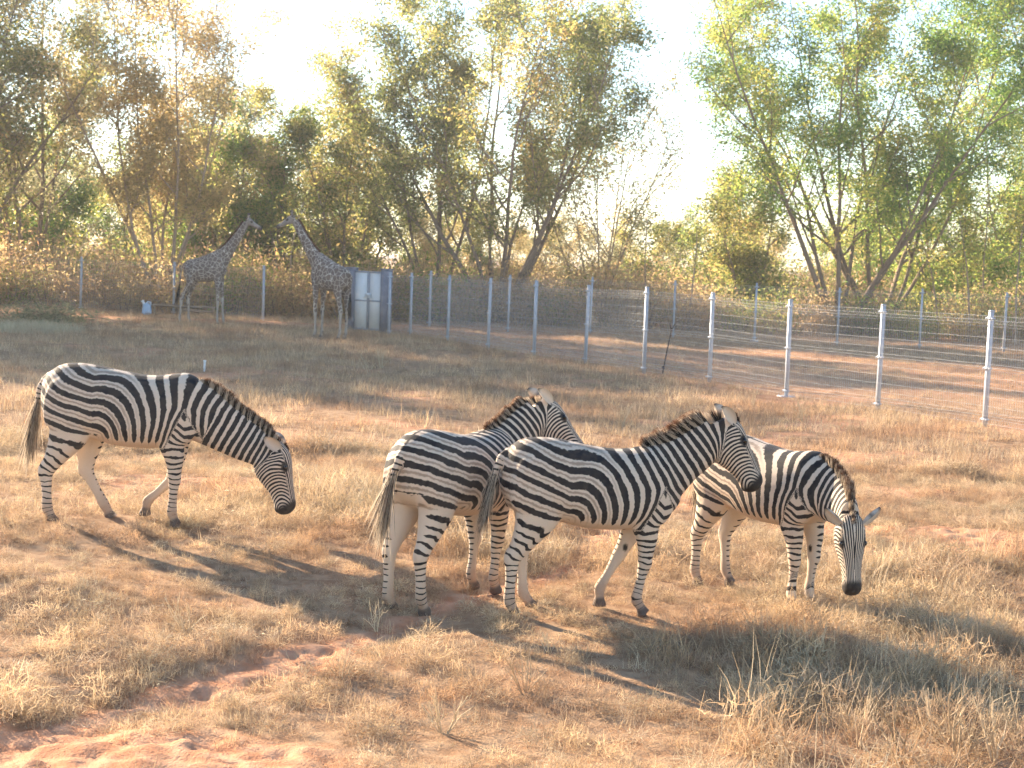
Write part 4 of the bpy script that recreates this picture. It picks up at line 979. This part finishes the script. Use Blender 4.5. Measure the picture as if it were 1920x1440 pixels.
def make_undergrowth():
    r = np.random.default_rng(77)
    def clump(seed, mat, n, R_, H, L, W):
        q = np.random.default_rng(seed); mb = MB(); tips = []
        for k in range(9):
            a = q.uniform(0, 6.28); b = np.array((math.cos(a), math.sin(a), 0)) * R_ * q.uniform(.1, .5); P = [b]
            d = np.array((math.cos(a) * .35, math.sin(a) * .35, 1.))
            for _ in range(4): d = unit(d + q.normal(0, .18, 3)); P.append(P[-1] + d * H * q.uniform(.18, .3))
            mb.tube(P, np.linspace(.013, .005, 5), 4); tips += P[1:]
        me0 = mb.mesh('stems', M['bark'] if mat != 'brush' else M['barkpale'])
        tips = np.array(tips); C = tips[q.integers(0, len(tips), n)] + q.normal(0, 1, (n, 3)) * np.array((R_ * .33, R_ * .33, H * .14)); C[:, 2] = np.abs(C[:, 2])
        me1 = leaf_mesh('leaves', C, L, W, M[mat], q.uniform(0, 1, n), seed, .1)
        return me0, me1
    prot = []
    for i, m in enumerate(('brush', 'brush', 'leafC', 'brush', 'leafA', 'leafB')):
        a, b = clump(600 + i, m, 640, .8, 1.25, .115, .042)
        bm = bmesh.new(); bm.from_mesh(a); n0 = len(bm.faces); bm.from_mesh(b)
        bm.faces.ensure_lookup_table()
        for f in bm.faces[n0:]: f.material_index = 1
        me = bpy.data.meshes.new('brush_clump'); bm.to_mesh(me); bm.free(); me.materials.append(a.materials[0]); me.materials.append(b.materials[0]); prot.append(me)
    n = 1800; y = 53.5 + r.uniform(0, 1, n) ** 1.3 * 42; x = r.uniform(-1, 1, n) * (y * .37 + 3)
    px = 960 + x / y * 2900
    # open strip of bare ground behind the right part of the back fence
    y = np.where(y < 56.0, y + 1.5, y)
    z = gz(x, y); k = r.uniform(0, 1, n)
    pick = np.where(k < .62, r.integers(0, 4, n), r.integers(2, 6, n)); pick = np.where((px > 1350) & (r.uniform(0, 1, n) < .35), r.integers(4, 6, n), pick)
    s = np.clip(r.uniform(.55, 1.35, n) * np.where(px < 700, 1.1, .95) * (1 + .4 * vnoise(x, y, 3.0, 55)), .4, 1.5)
    scatter('undergrowth', 'dry brown brush and shrubs massed under the trees behind the fence', 'undergrowth', np.stack([x, y, z], -1),
            np.stack([np.zeros(n), np.zeros(n), r.uniform(0, 6.28, n)], -1), np.stack([s, s, s * r.uniform(.7, 1.5, n)], -1), pick, prot)
# ------------------------------------------------------------------ small things lying and standing about
def weed_mesh(seed, H, n, spread_):
    q = np.random.default_rng(seed); mb = MB()
    for k in range(n):
        a = q.uniform(0, 6.28); l = q.uniform(.1, spread_); d = np.array((math.cos(a) * l, math.sin(a) * l, 1.)); P = [np.array((math.cos(a), math.sin(a), 0)) * .03 * q.uniform(0, 1) - np.array((0, 0, .03))]
        h = H * q.uniform(.6, 1)
        for _ in range(6): d = unit(d + q.normal(0, .12, 3)); P.append(P[-1] + d * h / 6)
        mb.tube(P, np.linspace(.0058, .002, 7), 5)
        for m in range(3):
            i = q.integers(2, 6); e = unit(d + q.normal(0, .6, 3)); mb.tube([P[i], P[i] + e * h * .14, P[i] + unit(e + np.array((0, 0, .5))) * h * .28], [.003, .0024, .0014], 4)
    me = mb.mesh('stems', M['stalk']); nv = len(me.vertices); attr(me, 'hh', np.zeros(nv)); attr(me, 'rr', np.full(nv, .6)); return me
def make_things():
    # weeds in the zebras' shadow
    wm = [weed_mesh(800 + i, .42, 6 + i % 3, .5) for i in range(4)]
    for i, (px, py, s) in enumerate(((1690, 1425, 1.05), (1795, 1420, 1.15), (1865, 1430, 1.0), (1610, 1400, .75), (1745, 1385, .8), (1905, 1395, .9))):
        g = gp(px, py); o = empty('dry_weed', g, i * 1.3); o.scale = (s,) * 3; tag(o, 'pale bare branching weed standing in the zebras\' long shadow', 'weed', 'bare weeds in the shadow'); link('stems', wm[i % 4], o)
    for i, (px, py, s) in enumerate(((705, 1185, .62), (985, 1300, .8), (640, 1275, .6), (1030, 1225, .5), (1480, 1230, .7), (830, 1375, .75), (350, 1190, .7))):
        g = gp(px, py); o = empty('dry_weed', g, i * 2.1); o.scale = (s, s, s); tag(o, 'thin dry weed stems rising from the sunlit grass', 'weed', 'thin weeds in the sunlit grass'); link('stems', wm[(i + 1) % 4], o)
    for i, (px, py, s) in enumerate(((690, 700, 1.3), (715, 690, 1.5), (1165, 800, 1.1), (640, 672, 1.1), (1410, 770, 1.2), (1505, 790, 1.0))):
        g = gp(px, py); o = empty('dry_weed', g, i * 2.7); o.scale = (s, s, s); tag(o, 'dry weed stems on the shaded ground this side of the fence', 'weed', 'weeds near the fence'); link('stems', wm[i % 4], o)
    # white stake
    b = MB(); b.tube([(0, 0, -.05), (.005, 0, .22)], .022, 8); b.tube([(.005, 0, .2), (.006, 0, .225)], .03, 8); o = b.build('stake', M['white']); o.location = gp(383, 697); tag(o, 'short white stake sticking up from the dry grass', 'stake')
    # water container
    g = gp(275, 590); root = empty('water_container', g, .3); tag(root, 'white and pale blue plastic container on the red earth by the fence', 'container')
    bm = bmesh.new(); bmesh.ops.create_cube(bm, size=1); 
    for v in bm.verts: v.co = Vector((v.co.x * .34 * (1 if v.co.z < 0 else .72), v.co.y * .24, (v.co.z + .5) * .40))
    bmesh.ops.bevel(bm, geom=list(bm.edges), offset=.045, segments=3, affect='EDGES'); me = bpy.data.meshes.new('shell'); bm.to_mesh(me); bm.free(); link('shell', me, root, M['blue'])
    b = MB(); b.tube([(-.10, 0, .37), (-.14, 0, .47)], [.055, .045], 10); b.build('spout', M['white'], root); b = MB(); b.tube([(-.14, 0, .455), (-.155, 0, .495)], .06, 10); b.build('cap', M['white'], root)
    b = MB(); b.tube([(-.03, 0, .39), (.03, 0, .455), (.12, 0, .44), (.155, 0, .33)], .022, 8); b.build('handle', M['white'], root)
    # poles lying on stumps behind the fence
    for k, (p0, p1, z) in enumerate((((285, 572), (404, 577), .62), ((345, 582), (402, 586), .28))):
        a = at(p0[0], p0[1], 54.0 - k); c = at(p1[0], p1[1], 53.6 - k); a.z = max(a.z, .2); c.z = max(c.z, .15)
        root = empty('pole_rail', (a.x, a.y, 0)); tag(root, ('long weathered wooden pole on stubs behind the left giraffe', 'short lower wooden pole between the left giraffe\'s legs')[k], 'rail')
        t = np.linspace(0, 1, 7)[:, None]; P = np.array(a - Vector((a.x, a.y, 0))) * (1 - t) + np.array(c - Vector((a.x, a.y, 0))) * t; P[:, 2] += np.sin(t[:, 0] * 9) * .015
        b = MB(); b.tube(P, np.linspace(.055, .04, 7), 8); b.build('pole', M['wood'], root, True)
        for q in (.04, .5, .96):
            e = P[0] * (1 - q) + P[-1] * q; b = MB(); b.tube([(e[0], e[1], -.1), (e[0], e[1], e[2])], .045, 7); b.build('stub', M['wood'], root)
    # old grey post
    g = gp(507, 592); b = MB(); b.tube([(0, 0, -.1), (.01, 0, .6), (.0, 0, 1.28)], [.065, .06, .055], 8); o = b.build('wooden_post', M['pillar']); o.location = g; tag(o, 'old grey post behind the thin fence post next to the giraffes', 'post')
    # trough on tyres behind the right giraffe
    g = gp(566, 583); root = empty('feed_trough', g, -.12); tag(root, 'low pale trough resting on dark blocks behind the right giraffe', 'trough')
    n = 9; A = np.linspace(np.pi, 2 * np.pi, n); rings = []
    V = []; 
    for x in np.linspace(-.75, .75, 7):
        for rr in (.20, .18):
            V += [(x, math.cos(t) * rr, .42 + math.sin(t) * rr) for t in A]
    F = []
    for i in range(6):
        for sft in (0, n):
            for j in range(n - 1): k0 = i * 2 * n + sft + j; F.append((k0, k0 + 1, k0 + 2 * n + 1, k0 + 2 * n))
        for j in (0, n - 1): k0 = i * 2 * n + j; F.append((k0, k0 + n, k0 + 3 * n, k0 + 2 * n))
    link('basin', mesh_np('basin', np.array(V), np.array(F), M['gate'], True), root)
    for x in (-.5, .5): b = MB(); b.box(x - .12, x + .12, -.2, .2, -.05, .26); b.build('block', M['darkrub'], root)
    for i, (px, py) in enumerate(((523, 566), (549, 568))):
        b = MB(); b.tube([(0, 0, -.05), (0, 0, .14), (.02, .01, .30)], [.17, .16, .13], 9); o = b.build('tree_stump', M['bark']); o.location = gp(px, py + 8); tag(o, 'dark cut stump on the earth near the trough', 'stump', 'stumps by the trough')
    # iron rod
    a = gp(1241, 701); root = empty('iron_rod', a); tag(root, 'dark rusty rod stuck aslant in the ground between two fences', 'rod'); c = Vector((.19, .12, 1.02))
    b = MB(); b.tube([(0, 0, -.1), c * .5, c], [.017, .016, .014], 7); rod = b.build('rod', M['rust'], root)
    b = MB(); b.tube([c * .12, c * .16], [.045, .03], 7); b.build('collar', M['rust'], root)
    b = MB(); b.tube([c * .92, c * 1.0 + Vector((-.05, 0, .08))], .014, 6); b.tube([c * .92, c + Vector((.06, 0, .09))], .014, 6); b.build('fork', M['rust'], root)
    # fodder heap
    q = np.random.default_rng(91); g = gp(85, 606); n = 1500; C = q.normal(0, 1, (n, 3)) * np.array((.62, .4, .26)); C[:, 2] = np.abs(C[:, 2]) + .02
    root = empty('shrub', g); tag(root, 'low dark green shrub heap at the edge of the cut hay', 'shrub'); link('foliage', leaf_mesh('foliage', C, .2, .05, M['leafD'], q.uniform(0, 1, n), 3, 0), root)
    b = MB()
    for k in range(14): a_ = q.uniform(0, 6.28); b.tube([(0, 0, -.02), (math.cos(a_) * .3, math.sin(a_) * .2, .3 * q.uniform(.4, 1)), (math.cos(a_) * .9, math.sin(a_) * .5, .7 * q.uniform(.4, 1))], [.015, .01, .004], 5)
    b.build('branches', M['bark'], root)
    g = gp(55, 622); v, f, h, k = blades(5200, 1.5, .1, .4, .011, 1.3, 66, 2, .1); v[:, 1] *= .8; v[:, 2] *= .8; v[:, 2] += .12 * np.exp(-(v[:, 0] ** 2 + v[:, 1] ** 2) / .9)
    me = proto_mesh('hay_pile', M['leafD_hay'], (v, f, h, k)); o = link('hay_pile', me); o.location = g; tag(o, 'pale greenish cut hay spread in front of the dark shrub', 'hay', kind='stuff')
    # slender pale saplings behind the back fence
    for i, (px, Y, h) in enumerate(((1820, 55.5, 4.6), (1843, 56.5, 5.2), (1905, 55.0, 5.0), (1760, 57, 4.2), (1215, 56.5, 4.0), (1290, 56, 3.8), (545, 57, 4.4))):
        q = np.random.default_rng(300 + i); P = [np.array((0, 0, -.1))]; d = np.array((q.normal(0, .05), 0, 1.))
        for _ in range(8): d = unit(d + q.normal(0, .05, 3)); P.append(P[-1] + d * h / 8)
        root = empty('sapling', foot(px, Y)); tag(root, 'slender pale sapling trunk just behind the back fence' if px > 600 else 'slender pale sapling behind the giraffes', 'sapling', 'saplings behind the fence')
        b = MB(); b.tube(P, np.linspace(.045, .018, 9), 7); b.build('trunk', M['barkpale'], root, True)
        n = 700; k = q.integers(5, 9, n); link('crown', leaf_mesh('crown', np.array(P)[k] + q.normal(0, .45, (n, 3)), .16, .06, M['leafA'], q.uniform(0, 1, n), i), root)
M['leafD_hay'] = m_grass('green_hay', (.42, .37, .24), (.56, .49, .33), (.44, .36, .24))
make_trees()
make_undergrowth()
make_things()
make_grass()

# ------------------------------------------------------------------ haze volume, added mostly to stand in for lens veil
def make_haze():
    b = MB(); b.box(-430, 430, -45, 720, -1.5, 17.0); m = bpy.data.materials.new('glare_haze'); m.use_nodes = True
    nt = m.node_tree; nt.nodes.remove(nt.nodes['Principled BSDF']); v = nt.nodes.new('ShaderNodeVolumePrincipled')
    v.inputs['Color'].default_value = (.93, .94, .97, 1); v.inputs['Density'].default_value = HAZE; v.inputs['Anisotropy'].default_value = .35
    nt.links.new(v.outputs[0], nt.nodes['Material Output'].inputs['Volume'])
    tag(b.build('haze', m), 'pale added haze of veiling glare in front of the trees', 'haze', kind='stuff')
HAZE = .0008
make_haze()
